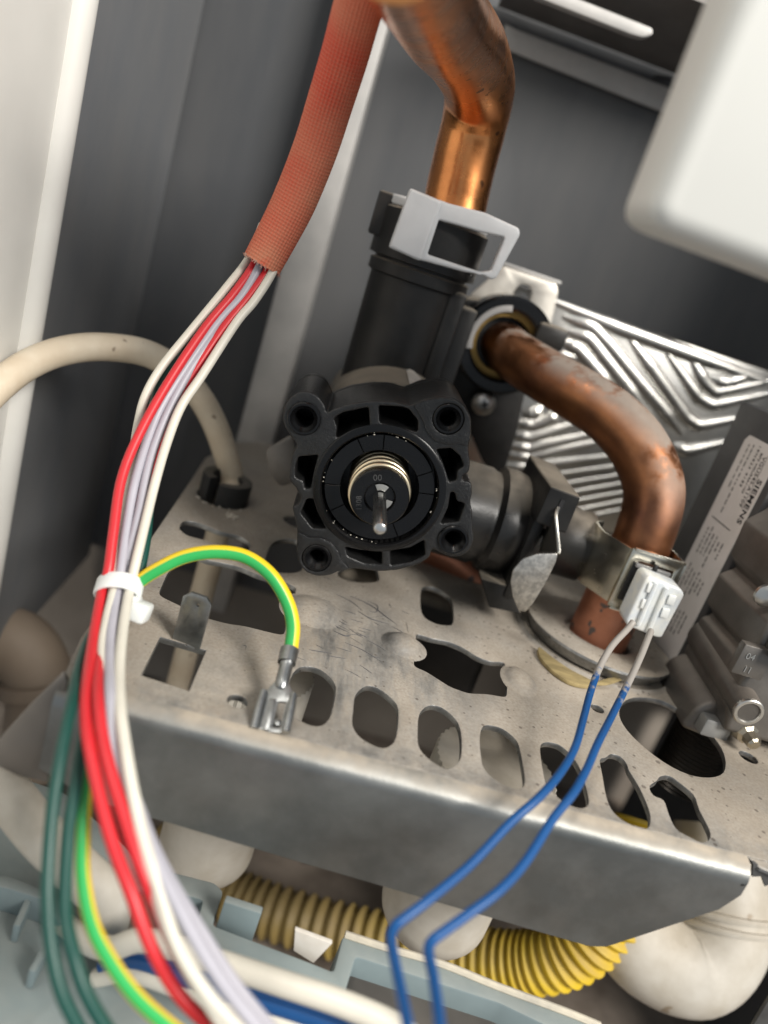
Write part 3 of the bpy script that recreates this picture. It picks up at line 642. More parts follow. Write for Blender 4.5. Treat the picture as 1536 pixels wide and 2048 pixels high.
# side port with flange blocks
PYc, PZ = 101, 28
add('side_port', lathe([(15.6, 26), (15.8, 56), (15.0, 57.5), (15.0, 58.5), (17.0, 60), (17.3, 64), (16.6, 67), (14.6, 69), (13.5, 80), (11.5, 82), (11.5, 92), (9, 92)], V(0, PYc, PZ), X, 56), MT['portm'], t, smooth=45)
add('flange_block', prism([fillet([(67.9, 48.9), (77.4, 48.4), (77.6, 36.4), (67.6, 37.2)], .8, 3)], FACE(80), -34, 0, .6), MT['blackd'], t)
add('flange_block', prism([fillet([(59.8, 14.0), (68.8, 14.2), (76.1, 6.3), (65.6, 5.4)], .8, 3)], FACE(84), -32, 0, .6), MT['blackd'], t)
add('clip_slot', box(at(1120, 1014, y=79.9), (1.2, .5, 4.5)), MT['ink'], t)
add('port_web', box((70, 98, 27), (4, 30, 34), bev=1.5), MT['blackd'], t)
# retaining spring clip on the side port
t = thing('retaining_clip', 'bent steel retaining clip with half-moon tab on the black side port', 'clip', (78, 80, 5))
hm = on_face([(1116, 1107), (1112, 1125), (1095, 1160), (1068, 1205), (1051, 1225), (1040, 1222), (1026, 1195), (1021, 1165), (1026, 1140), (1045, 1118), (1075, 1108)], 74)
add('half_moon_tab', prism([fillet(hm, .8, 3)], FACE(74), -.9, 0, .3), mat('satin steel tab', (.62, .60, .56), (.40, .39, .37), sc=500, lo=.4, hi=.6, rough=.38, metal=1.0, bump=.2, bsc=900), t)
A = [at(1117, 1015, y=80), at(1112, 1030, y=78), at(1114, 1060, y=76), at(1118, 1100, y=74.5), at(1116, 1107, y=74)]
add('spring_leaf', join(*[tube([p + V(0, 0, 0) for p in A], .55, seg=8, res=4)]), MT['steel'], t)
vsl = [at(1090, 1060, y=88), at(1078, 1104, y=84), at(1112, 1104, y=75), at(1112, 1030, y=78)]
add('inner_leaf', (vsl + [v + V(0, .5, 0) for v in vsl], [(0, 1, 2, 3), (7, 6, 5, 4), (0, 4, 5, 1), (1, 5, 6, 2), (2, 6, 7, 3), (3, 7, 4, 0)], None), mat('dark leaf', (.10, .095, .085), rough=.4, metal=.6), t, smooth=0)

# ------------------------------------------------------------------ pale plastic lock clip on the outlet
t = thing('lock_clip', 'pale grey plastic lock clip round the copper pipe joint', 'clip', (OX, OY - 16, 90))
ZC = lambda p: zz(p, 680, 360, 3.2)
yc = 110.5
fr_out = fillet(on_face(ZC([(630, 122), (700, 150), (790, 172), (930, 208), (1148, 308), (1155, 350), (1002, 628), (968, 640), (900, 602), (800, 590), (540, 520), (512, 515)]), yc), .8, 3)
fr_in = fillet(on_face(ZC([(632, 255), (760, 290), (900, 332), (1052, 366), (1045, 400), (968, 580), (900, 590), (560, 476)]), yc), .6, 3)
add('frame', prism([fr_out, fr_in], FACE(yc), -5, 0, .7, 3), MT['clipw'], t)
sl = fillet(on_face(ZC([(448, 48), (640, 128), (648, 150), (524, 515), (500, 515), (315, 432), (318, 410)]), yc - 1.5), .9, 3)
add('slab', prism([sl], FACE(yc - 1.5), -5, 0, 1.0, 3), MT['clipw'], t)
add('rear_lug', prism([fillet(on_face(ZC([(268, 340), (330, 380), (320, 425), (270, 385)]), 125), .5)], FACE(125), -4, 0, .5), MT['clipw'], t)
add('top_shelf', lathe([(11.0, 0), (16.4, 0), (16.8, .5), (16.8, 2.2), (16.2, 2.8), (10.6, 2.8)], V(OX, OY, 108.4), Z, 48), MT['clipw'], t)
add('black_ear', box(at(775, 432, y=128), (9, 8, 13), bev=.8), MT['blackd'], valve)

# ------------------------------------------------------------------ upper copper pipe
P = [V(OX, OY, 100), V(OX, OY, 112), V(OX + .2, OY, 124), V(OX + .6, OY - .8, 136), V(OX - .6, OY - 7, 147.5), V(OX - 5.5, OY - 24, 157), V(OX - 13.5, OY - 50, 165), V(OX - 20, OY - 72, 172), V(OX - 27, OY - 96, 180)]
P = [at(903, 450, d=242), at(914, 390, d=240), at(930, 320, d=237), at(949, 245, d=232), at(958, 175, d=222), at(934, 105, d=202), at(893, 50, d=175), at(862, -10, d=152), at(830, -80, d=130), at(800, -150, d=112)]
add('copper_pipe', tube(P, [9.9, 9.9, 9.9, 9.9, 10.3, 10.6, 10.2, 9.9, 9.9, 9.9], seg=40, res=8), MT['copper2'], label='large bright copper pipe bending towards the viewer above the pale clip', cat_='pipe', group='copper pipes')

# ------------------------------------------------------------------ plate heat exchanger with stamped ribs
HY = 178
t = thing('heat_exchanger', 'stamped stainless plate heat exchanger with chevron ribs behind the copper pipe', 'heat exchanger', (120, HY + 12, 10))
add('core', box((128, HY + 13.5, 55.5), (150, 26.9, 83), bev=2), mat('dusty exchanger core', (.33, .31, .28), rough=.4, metal=.8, dust=.9, dcol=(.27, .215, .16), noise_dust=.2), t)
add('end_plate', box((128, HY - .8, 55.5), (150, 1.4, 83), bev=.6), MT['hx'], t)
ZH = lambda p: zz(p, 980, 560, 2.763)
ribs = [[(340, 112), (700, 262), (1130, 420), (1536, 570)],
        [(400, 198), (560, 256), (650, 350), (830, 570), (960, 720), (1060, 850)],
        [(395, 268), (545, 318), (640, 440), (760, 590), (900, 780)],
        [(395, 342), (480, 372), (600, 510), (720, 650)], [(400, 405), (500, 440)],
        [(768, 320), (900, 500), (1090, 765), (1150, 805), (1430, 752)],
        [(975, 402), (1150, 650), (1225, 692), (1536, 628)],
        [(1110, 430), (1180, 560), (1240, 622), (1536, 562)],
        [(1200, 528), (1300, 572), (1440, 528)],
        [(1010, 905), (1075, 945), (1330, 888)],
        [(180, 732), (240, 742), (285, 695)], [(150, 782), (235, 806), (330, 770), (372, 730)], [(125, 850), (215, 872), (470, 795)],
        [(105, 905), (205, 932), (600, 842)], [(90, 958), (200, 982), (660, 880)], [(50, 1020), (180, 1035), (740, 965)],
        [(300, 1085), (780, 1018)], [(380, 1135), (790, 1068)], [(440, 1178), (800, 1115)], [(450, 1228), (800, 1165)], [(470, 1278), (780, 1215)], [(490, 1320), (720, 1275)]]
for rb in ribs:
    P = [at(a, b, y=HY - 1.0) for a, b in ZH(rb)]
    # round the corners a little before sweeping
    Q = [P[0]]
    for a, b, c in zip(P, P[1:], P[2:]): Q += [b + (a - b).normalized() * min(3, (a - b).length * .4), b + ((a - b).normalized() + (c - b).normalized()) * .5, b + (c - b).normalized() * min(3, (c - b).length * .4)]
    Q.append(P[-1])
    g = tube(Q, [1.4] + [3.05] * (len(Q) - 2) + [1.4], seg=16, res=4, cap=True, ref=Y, sx=.72)
    add('stamped_rib', g, MT['hx'], t)
add('corner_stud', lathe([(4, 0), (4, 2), (3, 3.5), (.01, 4)], at(1300, 918, y=170), -Y, 20), MT['steel'], t)

# bracket with keyhole
t = thing('keyhole_bracket', 'bright sheet steel bracket with a keyhole slot above the heat exchanger', 'bracket', (60, 172, 80))
kb = fillet(on_face([(940, 590), (975, 560), (1006, 531), (1112, 566), (1117, 584), (1098, 662), (1060, 730), (960, 690)], 168), 1.2, 3)
kh = smooth2(on_face([(1032, 578), (1042, 569), (1056, 572), (1064, 584), (1058, 606), (1050, 618), (1018, 602), (1024, 590)], 168), 3)
add('sheet', prism([kb, kh], FACE(168), -1.2, 0, .35), mat('dull zinc bracket', (.66, .63, .57), (.56, .53, .48), sc=120, rough=.42, metal=.9, bump=.08), t)
add('folded_top', box(at(1058, 545, y=172), (24, 9, 1.2), bev=.3), MT['zinc'], t)

# second valve block behind, black, with the socket of the second copper pipe
t = thing('pipe_socket_block', 'black plastic socket block behind the valve holding the brown copper pipe', 'valve block', (48, 155, 0))
sb = fillet(on_face([(895, 700), (930, 596), (968, 600), (1068, 640), (1052, 780), (1036, 860), (1006, 955), (968, 930), (930, 840), (880, 760)], 152), 2, 3)
add('block_body', prism([sb], FACE(152), -14, 0, .8), MT['blackd'], t)
PS = V(50, 152, 80)
sq = at(1008, 690, y=146)
so = V(sq.x, 146, sq.z)
add('socket_ring', lathe([(12, -8), (12, 2), (13, 3), (16.2, 3), (17.2, 2), (17.2, -8)], so, -Y, 48), MT['blackg'], t)
add('socket_ear', box(at(1098, 672, y=146), (11, 9, 8), bev=1.5), MT['blackd'], t)
n = 14; a0, a1 = 1.75, 3.5
arc = [(so.x + 12.8 * math.cos(a0 + (a1 - a0) * k / n), so.z + 12.8 * math.sin(a0 + (a1 - a0) * k / n)) for k in range(n + 1)]
add('crescent_clip', prism([strip(arc, 2.2)], FACE(141.5), -2, 0, .4), mat('dull grey clip', (.34, .33, .32), rough=.45), t)
add('brass_seat', lathe([(12.1, -1.4), (9.8, -1.0), (9.4, -4)], so, -Y, 40, close=False), mat('dull brass', (.42, .27, .09), rough=.45, metal=.9), t)
sq2 = at(967, 806, y=147)
sw = add('panhead_screw', lathe([(4.4, 0), (4.4, 1.0), (3.8, 2.0), (2.4, 2.7), (.9, 2.9), (.8, 1.4), (.01, 1.4)], sq2, -Y, 32, close=False), MT['alub'], t)
for k in range(2):
    add('drive_slot', box(sq2 + V(0, -2.75, 0), ((3.2, 1.0)[k], .6, (1.0, 3.2)[k]), (V(.9, 0, .43), Y, V(-.43, 0, .9))), MT['graph'], sw)

# ------------------------------------------------------------------ second copper pipe, down to the plate
pts = [(985, 668, 292), (1000, 683, 282), (1030, 712, 268), (1085, 748, 257), (1150, 786, 249), (1215, 828, 243), (1268, 882, 239), (1300, 945, 237), (1307, 1000, 236)]
P = [at(a, b, d=d) for a, b, d in pts] + [PB + V(0, .2, 40), PB + V(0, 0, 30), PB + V(0, 0, 18), PB + V(0, 0, 2), PB + V(0, 0, -30)]
add('copper_pipe', tube(P, [8.3, 8.4, 8.6, 8.8, 8.9, 9, 9.2, 9.2, 9.1, 9, 9, 9, 9, 9], seg=36, res=8), MT['copper'], label='tarnished brown copper pipe with dusty bend running down to the sensor', cat_='pipe', group='copper pipes')
add('pipe_stub', tube([V(30, 128, 6), V(52, 124, 5), V(68, 122, -2), V(72, 121, -14)], 8, seg=28), MT['copper3'], label='short orange copper pipe half hidden under the black side port', cat_='pipe', group='copper pipes')
add('pipe_joint', lathe([(9.15, 0), (9.5, 0), (9.5, 17), (9.15, 17)], PB + V(0, 0, 3), Z, 40, close=False), MT['copper3'], label='pink scraped copper sleeve where the brown pipe meets the plate', cat_='pipe sleeve')

# ------------------------------------------------------------------ temperature sensor clip and plug
t = thing('sensor_clip', 'silver box-shaped sensor clip gripping the brown copper pipe', 'sensor clip', PB + V(0, 0, 18))
f0, f1 = at(1266, 1094, y=78), at(1370, 1130, y=78)
q0, q1 = at(1200, 1200, y=78), at(1304, 1240, y=78)
zt, zb = (f0.z + f1.z) / 2, (q0.z + q1.z) / 2; xl, xr = f0.x + .3, f1.x
sx_ = lambda pl, t0, t1, b=.15: prism([strip(pl, .7)], TOP(0), t0, t1, b)
win = fillet([(xl + 2.4, zb + 3.0), (xl + 2.2, zt - 4.4), (xl + 3.4, zt - 3.2), (xr - 2.2, zt - 3.2), (xr - 2.2, zt - 4.6), (xr - 3, zb + 2)], .6)
add('front_plate', prism([[(xl, zb), (xl, zt), (xr, zt), (xr, zb)], win], FACE(78), -.6, .1, .15), MT['galv'], t)
add('rolled_edge', box(((xl + xr) / 2, 77.4, zt + .2), (xr - xl - .6, 1.6, .9), bev=.3), MT['galv'], t)
add('rolled_edge', box(((xl + xr) / 2, 77.4, zb - .2), (xr - xl - .6, 1.6, .9), bev=.3), MT['galv'], t)
add('side_leaf', sx_([(xl - .4, 78.2), (xl - 6.5, 87), (xl - 6.5, 95), (xl - 3, 99)], zb + 1, zt - .2), MT['galv'], t)
add('side_leaf', sx_([(xr + .4, 78.2), (xr + .8, 88), (xr - .5, 97)], zb + 1, zt - .2), MT['galv'], t)
add('sensor_body', box(((xl + xr) / 2 - 1.2, 79.8, (zt + zb) / 2 - .5), (xr - xl - 6, 4.6, 13), bev=.6), MT['black'], t)
add('latch_bar', box(((xl + xr) / 2 - .4, 77.2, zt - 4.4), (xr - xl - 5.5, 1.3, 1.3), bev=.4), mat('grey latch', (.20, .20, .20), rough=.4), t)
add('latch_tooth', box(((xl + xr) / 2 - .3, 76.6, zt - 3.6), (1.2, 1.2, 2.6), bev=.3), MT['black'], t)
add('socket_shroud', box(((xl + xr) / 2 + .6, 75.2, (zt + zb) / 2 - 1.2), (7, 6.5, 8), bev=1.0), MT['nat2'], t)
t = thing('wire_plug', 'milky white two-pin plug on the sensor clip with blue wires', 'connector', PB + V(8, -22, 18))
u_ = (at(1368, 1192, y=68) - at(1288, 1160, y=68)); u_ = u_.normalized()
pl = fillet(on_face([(1291, 1158), (1300, 1153), (1362, 1178), (1370, 1190), (1324, 1276), (1314, 1276), (1254, 1252), (1252, 1242)], 68), .8, 3)
add('plug_body', prism([pl], FACE(68), -7.5, 0, .7, 3), MT['nat2'], t)
for k, (a, b) in enumerate((((1312, 1166), (1276, 1250)), ((1334, 1176), (1297, 1262)))):
    A, B = at(*a, y=67.6), at(*b, y=67.6)
    add('plug_rib', tube([A, (A + B) / 2, B], .75, seg=8), MT['nat2'], t)
for a, b in ((1302, 1176), (1290, 1208), (1330, 1226), (1343, 1200)):
    add('pocket', box(at(a, b, y=67.7), (2.2, .7, 3.0), (V(.95, 0, .1).normalized(), Y, V(-.1, 0, .95).normalized()), bev=.25), MT['natural'], t)
add('plug_back', prism([fillet(on_face([(1300, 1158), (1306, 1152), (1352, 1168), (1360, 1180), (1306, 1258), (1268, 1242)], 74), .8, 3)], FACE(74), -4, 1, .5), MT['nat2'], t)

# ------------------------------------------------------------------ gas valve on the right
t = thing('gas_valve_actuator', 'charcoal gas valve actuator box carrying the silver type label', 'actuator', (150, 100, 2))
GX, GF = 130, 83
add('case', box((GX + 26, GF + 19, 44), (52, 38, 84), bev=1.2), MT['box'], t)
lab = fillet([(-86.2, 3), (-86.2, 75.5), (-88, 77.5), (-106, 77.5), (-107.5, 75.5), (-107.5, 3), (-106, 1.5), (-88, 1.5)], .6)
SF = Fr((GX, 0, 0), -Y, Z)
lb = add('type_label', prism([lab], SF, 0.02, .22), MT['paper'], t, smooth=0, label='silver type label with black lettering')
def lettering(s, size, z, y, bold=0, sp=1.0, m='ink', name='lettering'): add(name, text(s, size, Fr((GX - .25, y, z), -Z, -Y), .02, sp, bold), MT[m], lb, smooth=0)
lettering('SIEMENS', 3.6, 67.5, 90.2, .10, 1.12)
lettering('VGU54S.A1109', 2.5, 74.0, 93.2, .02, 1.05)
lettering('BP2 VGU54A1109', 1.7, 74.5, 95.4, .03, 1.05)
lettering('18N823 4188', 1.9, 76.3, 98.0, .02, 1.35)
add('rule_line', box((GX - .25, 91.0, 66), (.06, .12, 18)), MT['ink'], lb, smooth=0)
add('rule_line', box((GX - .25, 98.0, 49.5), (.06, 13, .3)), MT['ink'], lb, smooth=0)
random.seed(3)
# print too small to read in the photograph: rows of ink marks
def print_row(y, z0, z1, h):
    gs = []; z = z0
    while z > z1:
        w = random.uniform(.5, 2.2); gs.append(box((GX - .25, y, z - w / 2), (.05, h * random.uniform(.75, 1), w))); z -= w + random.uniform(.25, .8)
    add('small_print', join(*gs), MT['inkg'], lb, smooth=0)['kind'] = 'stuff'
print_row(101.0, 75.5, 54, .7); print_row(103.6, 75, 60, .6)
for k in range(17): print_row(91.5 + (k % 6) * 2.4, 47 - (k // 6) * 13.5 - random.random() * 3, 47 - (k // 6) * 13.5 - random.uniform(6, 11.5), .75)
t = thing('gas_valve', 'cast aluminium gas valve body with ridged front at the right edge', 'gas valve', (150, 70, 0))
def rod(c0, c1, r0, r1, name, m, seg=28): return add(name, tube([Vector(c0), Vector(c1)], [r0, r1], seg=seg, raw=True), m, t)
def ridge(c0, c1, r, name, m):
    c0, c1 = Vector(c0), Vector(c1); d = (c1 - c0).normalized()
    return add(name, tube([c0, c1 - d * r * .8, c1 - d * r * .45, c1 - d * r * .18, c1 - d * .1, c1], [r, r, r * .93, r * .75, r * .45, .02], seg=28, raw=True), m, t)
cb = fillet([(GX + 1, 4), (GX - 1.6, 11), (GX - 1.6, 23), (GX + 1.2, 25.6), (GX - 2.4, 28.5), (GX - 3.0, 38), (GX + 1.2, 41.6), (GX - 2.6, 45), (GX - 3.4, 56), (GX + 1, 61), (GX + 4, 68), (GX + 48, 74), (GX + 48, 4)], .9, 3)
add('casting', prism([cb], FACE(50), -32.6, 0, 1.6, 4), MT['alu'], t, smooth=40)
for z0, z1 in ((30, 37), (47, 55)): add('casting_step', box((GX + 9, 47, (z0 + z1) / 2), (20, 8, z1 - z0), bev=1.2, segs=3), MT['alu'], t)
add('casting_foot', prism([fillet([(GX - 6.5, .5), (GX - 5.2, 8.5), (GX - 1.5, 12), (GX + 6, 10), (GX + 6, -1)], 1.8, 4)], Fr((0, 57, -3.0), X, (Z - Y * .08)), -25.5, 0, 1.8, 4), MT['alu'], t, smooth=55)
e = at(1497, 1424, d=205)
b0_ = V(GX + 2.6, 82, 17.5)
rod(b0_, e, 5.4, 4.0, 'screw_boss', MT['alu'])
ax = (e - b0_).normalized()
add('boss_rim', lathe([(4.0, -1.2), (4.05, .25), (3.8, .5), (3.1, .5), (2.9, .2), (2.8, -2.6), (.01, -2.6)], e, ax, 32, close=False), MT['alub'], t)
rb = add('recessed_screw', lathe([(2.5, -2.4), (2.5, -1.4), (2.0, -1.0), (1.1, -.9), (1.0, -1.8), (.01, -1.8)], e, ax, 24, close=False), MT['alub'], t)
cp = at(1502, 1320, y=49)
pd = add('date_pad', box(cp, (9, 3, 9), bev=.5), MT['alu'], t)
add('cast_figures', text('04', 2.6, Fr(cp + V(-3, -1.55, .6), X, Z), .15), MT['alub'], pd, smooth=0)
add('cast_figures', text('11', 2.6, Fr(cp + V(-2, -1.55, -3.2), X, Z), .15), MT['alub'], pd, smooth=0)
fp = at(1424, 1447, y=56)
add('foot_pad', box(fp, (8.5, 7, 5.5), bev=.7), mat('grey pad', (.34, .34, .33), rough=.5, metal=.6, bump=.1), t)
th = at(1400, 1490, z=-14)
prof = []; h = -30
while h < 2: prof += [(9.4, h), (8.7, h + .7)]; h += 1.4
add('threaded_stub', lathe(prof + [(10.5, 2), (10.5, 4)], V(th.x + 1, th.y + 2, 0), Z, 36), mat('dark threaded steel', (.085, .075, .065), (.05, .045, .04), sc=100, rough=.35, metal=.8), t, smooth=20)
nq = at(1500, 1474, d=212)
nt = add('brass_nipple', lathe([(3.6, 0), (3.8, 1.5), (3.2, 3.5), (2.2, 4.2), (2.0, 7), (1.4, 7.6)], nq + V(0, 5, 0), V(.1, -1, -.1), 8), mat('nickel nipple', (.55, .50, .40), rough=.25, metal=1.0), t, smooth=10)
add('fixing_screw', lathe([(3.2, 0), (3.2, 1), (2, 2), (.01, 2.2)], at(1530, 1190, y=56), -Y, 24), MT['alub'], t)

# ------------------------------------------------------------------ white cover close to the lens, upper right
wq = at(1292, 446, y=-11)
t = thing('white_cover', 'white plastic cover box out of focus in the upper right corner', 'cover', (wq.x + 40, -6, wq.z))
pr = fillet([(wq.x, wq.z), (wq.x - .5, wq.z + 90), (wq.x + 110, wq.z + 90), (wq.x + 110, wq.z - 2)], 4, 6)
add('shell', prism([pr], FACE(-11), -16, 0, 3, 4), MT['whitebox'], t)

# ------------------------------------------------------------------ things under the plate
def trap(name, label, px, py, z, r, top=-9, nut=True):
    top -= 14
    c = at(px, py, z=z + r * .5); tt = thing(name, label, 'trap', (c.x, c.y, z))
    prof = [(.01, z)] + [(r * math.sin(a), z + r * .75 - r * .75 * math.cos(a)) for a in [math.pi / 2 * k / 10 for k in range(1, 11)]] + [(r, top - 24), (r + .6, top - 23), (r + .6, top)]
    add('cup', lathe([(p[0], p[1] - z) for p in prof], V(c.x, c.y, z), Z, 48), MT['white'], tt)
    if nut:
        n = 44; lp = []
        for k in range(n * 2): a = math.pi * k / n; lp.append((c.x + (r + (1.3 if k % 2 else .7)) * math.cos(a), c.y + (r + (1.3 if k % 2 else .7)) * math.sin(a)))
        add('ribbed_nut', prism([lp], TOP(0), top - 18, top + 2, .3), MT['white'], tt, smooth=30)
    return tt
trap('bottle_trap', 'white plastic trap cup hanging below the flange beside the wire bundle', 408, 1706, -98, 14.5)
trap('bottle_trap', 'white plastic trap cup hanging below the flange behind the blue wires', 862, 1826, -84, 16.0)
P = [at(a, b, d=d) for a, b, d in [(1170, 1720, 262), (1225, 1815, 262), (1300, 1900, 262), (1385, 1925, 262), (1440, 1870, 264), (1445, 1770, 268), (1440, 1650, 275)]]
t = thing('trap_elbow', 'white plastic trap elbow with ringed collar at the lower right', 'elbow pipe', P[3] - V(0, 0, 16))
add('bend', tube(P, [13, 14, 15.5, 16.5, 16, 15.5, 15.5], seg=36, res=8), MT['white'], t)
ax = (P[5] - P[4]).normalized()
for h in (4, 8): add('collar_ring', lathe([(15.5, -1.2), (17.2, -1), (17.6, 0), (17.2, 1), (15.5, 1.2)], P[4] + ax * h, ax, 40, close=False), MT['white'], t)
add('slot_darkener', box((50, 138, -27), (60, 62, 40), bev=4, segs=3), MT['blackd'], label='black box added under the plate to darken the large centre slot', cat_='black box')  # black box added so the centre slot reads dark
# yellow corrugated hose
pts = [(300, 1690, 312), (400, 1755, 308), (520, 1815, 302), (700, 1868, 292), (880, 1905, 280), (1030, 1925, 268), (1130, 1910, 260), (1205, 1855, 256), (1260, 1760, 256), (1285, 1640, 262)]
C, _ = cat([at(a, b, d=d) for a, b, d in pts], None, 90)
S = [C[0]]; 
for p in C:
    if (p - S[-1]).length > .44: S.append(p)
add('corrugated_hose', tube(S, [9.8 + .85 * math.sin(i * 2 * math.pi / 6.3) for i in range(len(S))], seg=32, raw=True), MT['yellow'], label='yellow corrugated hose curving below the plate', cat_='hose')
P = [at(a, b, d=d) for a, b, d in [(-90, 1330, 300), (-20, 1282, 300), (40, 1290, 302), (75, 1350, 304), (80, 1430, 306), (60, 1540, 308)]]
t = thing('drain_elbow', 'tan drain elbow out of focus beside the left side wall', 'elbow pipe', P[2] - V(0, 0, 20))
add('bend', tube(P, 13, seg=28), MT['tan'], t)
ax = (P[4] - P[3]).normalized(); add('collar_ring', lathe([(13, -3), (15, -2.5), (15, 2.5), (13, 3)], P[3] + ax * 4, ax, 32, close=False), MT['tan'], t)

# ------------------------------------------------------------------ blue grey control tray under the flange
TZ = -50
t = thing('control_tray', 'blue-grey plastic control tray with notched rim below the flange', 'tray', (0, -20, -70))
rim = on_top([(325, 1738), (430, 1765), (447, 1782), (426, 1850), (502, 1879), (625, 1926), (667, 1943), (686, 1871), (883, 1930), (1000, 1977), (1130, 2025), (1310, 2100), (1300, 2150), (1000, 2006), (712, 1913), (690, 1985), (560, 1945), (430, 1900), (394, 1846), (406, 1800), (330, 1778)], TZ)
add('rim', prism([fillet(rim, .8, 2)], TOP(TZ), -12, 0, .5), MT['tray'], t)
floor = on_top([(-80, 1600), (60, 1560), (130, 1585), (250, 1690), (300, 1760), (330, 1880), (400, 1960), (520, 2080), (520, 2200), (-80, 2200)], TZ - 9)
hole = fillet(on_top([(245, 1775), (300, 1780), (335, 1850), (330, 1872), (240, 1865), (225, 1830)], TZ - 9), 2)
add('floor', prism([fillet(floor, 2), hole], TOP(TZ - 9), -2, 0, .5), MT['tray'], t)
w0 = on_top([(-60, 1740), (20, 1752), (120, 1792), (150, 1830), (120, 1850), (90, 1800), (10, 1775), (-60, 1770)], TZ - 2)
add('corner_wall', prism([fillet(w0, 1)], TOP(TZ - 2), -7, 0, .4), MT['tray'], t)
for a_, b_ in (((2, 1776), (58, 1802)), ((60, 1800), (30, 1868)), ((90, 1905), (60, 1960))):
    A_, B_ = at(*a_, z=TZ - 6), at(*b_, z=TZ - 6); d_ = (B_ - A_).normalized()
    add('moulded_rib', box((A_ + B_) / 2, ((B_ - A_).length, 1.4, 5), (d_, Z.cross(d_), Z), bev=.35), MT['tray'], t)
add('upright_tab', box(at(478, 1838, z=TZ + 2), (8.6, 2.0, 9), (V(.985, -.1, 0).normalized(), V(.1, .985, 0).normalized(), Z), bev=.3), MT['tray'], t)
wd_ = on_face([(590, 1861), (664, 1888), (627, 1927), (587, 1902)], at(610, 1895, z=TZ + 2).y)
add('worn_tab', prism([wd_], FACE(at(610, 1895, z=TZ + 2).y), -1.2, 0, .2), MT['papw'], t)
P = [at(a, b, z=TZ + .4) for a, b in [(690, 1869), (780, 1898), (883, 1928), (1000, 1975), (1130, 2023), (1200, 2052)]]
add('dusty_rim_edge', tube(P, .9, seg=8, res=4), MT['trayd'], t)
dk = on_top([(700, 1930), (720, 1918), (1000, 2010), (1200, 2080), (1250, 2200), (640, 2200)], TZ - 6)
add('recess', prism([dk], TOP(TZ - 6), -2, 0, .2), mat('dark recess board', (.045, .04, .036), (.10, .09, .08), sc=30, rough=.5), t)
dk = on_top([(430, 1910), (690, 1990), (640, 2200), (360, 2200), (300, 1890)], TZ - 12)
add('wire_channel', prism([dk], TOP(TZ - 12), -2, 0, .2), MT['tray'], t)
P = [at(a, b, d=d) for a, b, d in [(120, 1840, 166), (170, 1880, 158), (220, 1897, 152), (280, 1880, 151), (350, 1895, 150), (440, 1925, 148), (560, 1965, 144), (680, 2005, 141), (780, 2048, 138), (840, 2090, 136)]]
add('white_cable', tube(P, 2.3, seg=16), MT['w_white'], label='cream white cable lying along the tray rim', cat_='cable')
for k, (dx, dy) in enumerate(((0, 0), (-8, 26), (-22, 50))):
    P = [at(a + dx, b + dy, d=d) for a, b, d in [(215, 1905, 160), (280, 1895, 157), (350, 1915, 154), (450, 1955, 150), (560, 1985, 146), (680, 2025, 143), (760, 2065, 140), (830, 2110, 138)]]
    add('loom_wire', tube(P, 1.9, seg=12), MT['w_blue'] if k < 2 else MT['w_white'],
        label=['upper dark blue wire beneath the cream cable in the tray', 'lower dark blue wire beneath the cream cable in the tray', 'white wire beneath the dark blue wires in the tray'][k], cat_='wire', group='wires lying in the tray')

# ------------------------------------------------------------------ wire harness, sleeve and tie
pts = [(770, -150, 150), (738, -60, 160), (712, 30, 168), (690, 110, 174), (662, 200, 180), (630, 300, 186), (590, 400, 191), (555, 470, 194), (524, 528, 196)]
P = [at(a, b, d=d) for a, b, d in pts]
t = thing('heat_sleeve', 'faded red woven glass-fibre sleeve over the wire bundle', 'sleeve', P[-1])
g = tube(P, [5.4] * 7 + [5.2, 5.0], seg=32, res=10, cap=False)
add('woven_tube', g, MT['sleeve'], t)
gi = tube(P[-4:], [4.9, 4.8, 4.7, 4.6], seg=24, res=6, cap=False); add('lining', (gi[0], [tuple(reversed(f)) for f in gi[1]], gi[2]), MT['sleeve'], t)
ax = (P[-1] - P[-2]).normalized(); n0 = (Z - ax * Z.dot(ax)).normalized(); n1 = ax.cross(n0); fb = []
for i in range(110):
    a = random.uniform(0, 2 * math.pi); rr = 4.9; o = P[-1] + (n0 * math.cos(a) + n1 * math.sin(a)) * rr - ax * .4
    tip = o + ax * random.uniform(.4, 1.1) + (n0 * math.cos(a) + n1 * math.sin(a)) * random.uniform(-.3, .3) + V(random.gauss(0, .2), 0, random.gauss(0, .2))
    fb.append(tube([o, (o + tip) / 2 + V(random.gauss(0, .1), 0, random.gauss(0, .1)), tip], [.13, .12, .08], seg=4, res=2))
add('frayed_end', join(*fb), mat('frayed fibre', (.50, .33, .26), (.36, .12, .09), sc=300, rough=.9), t)['kind'] = 'stuff'

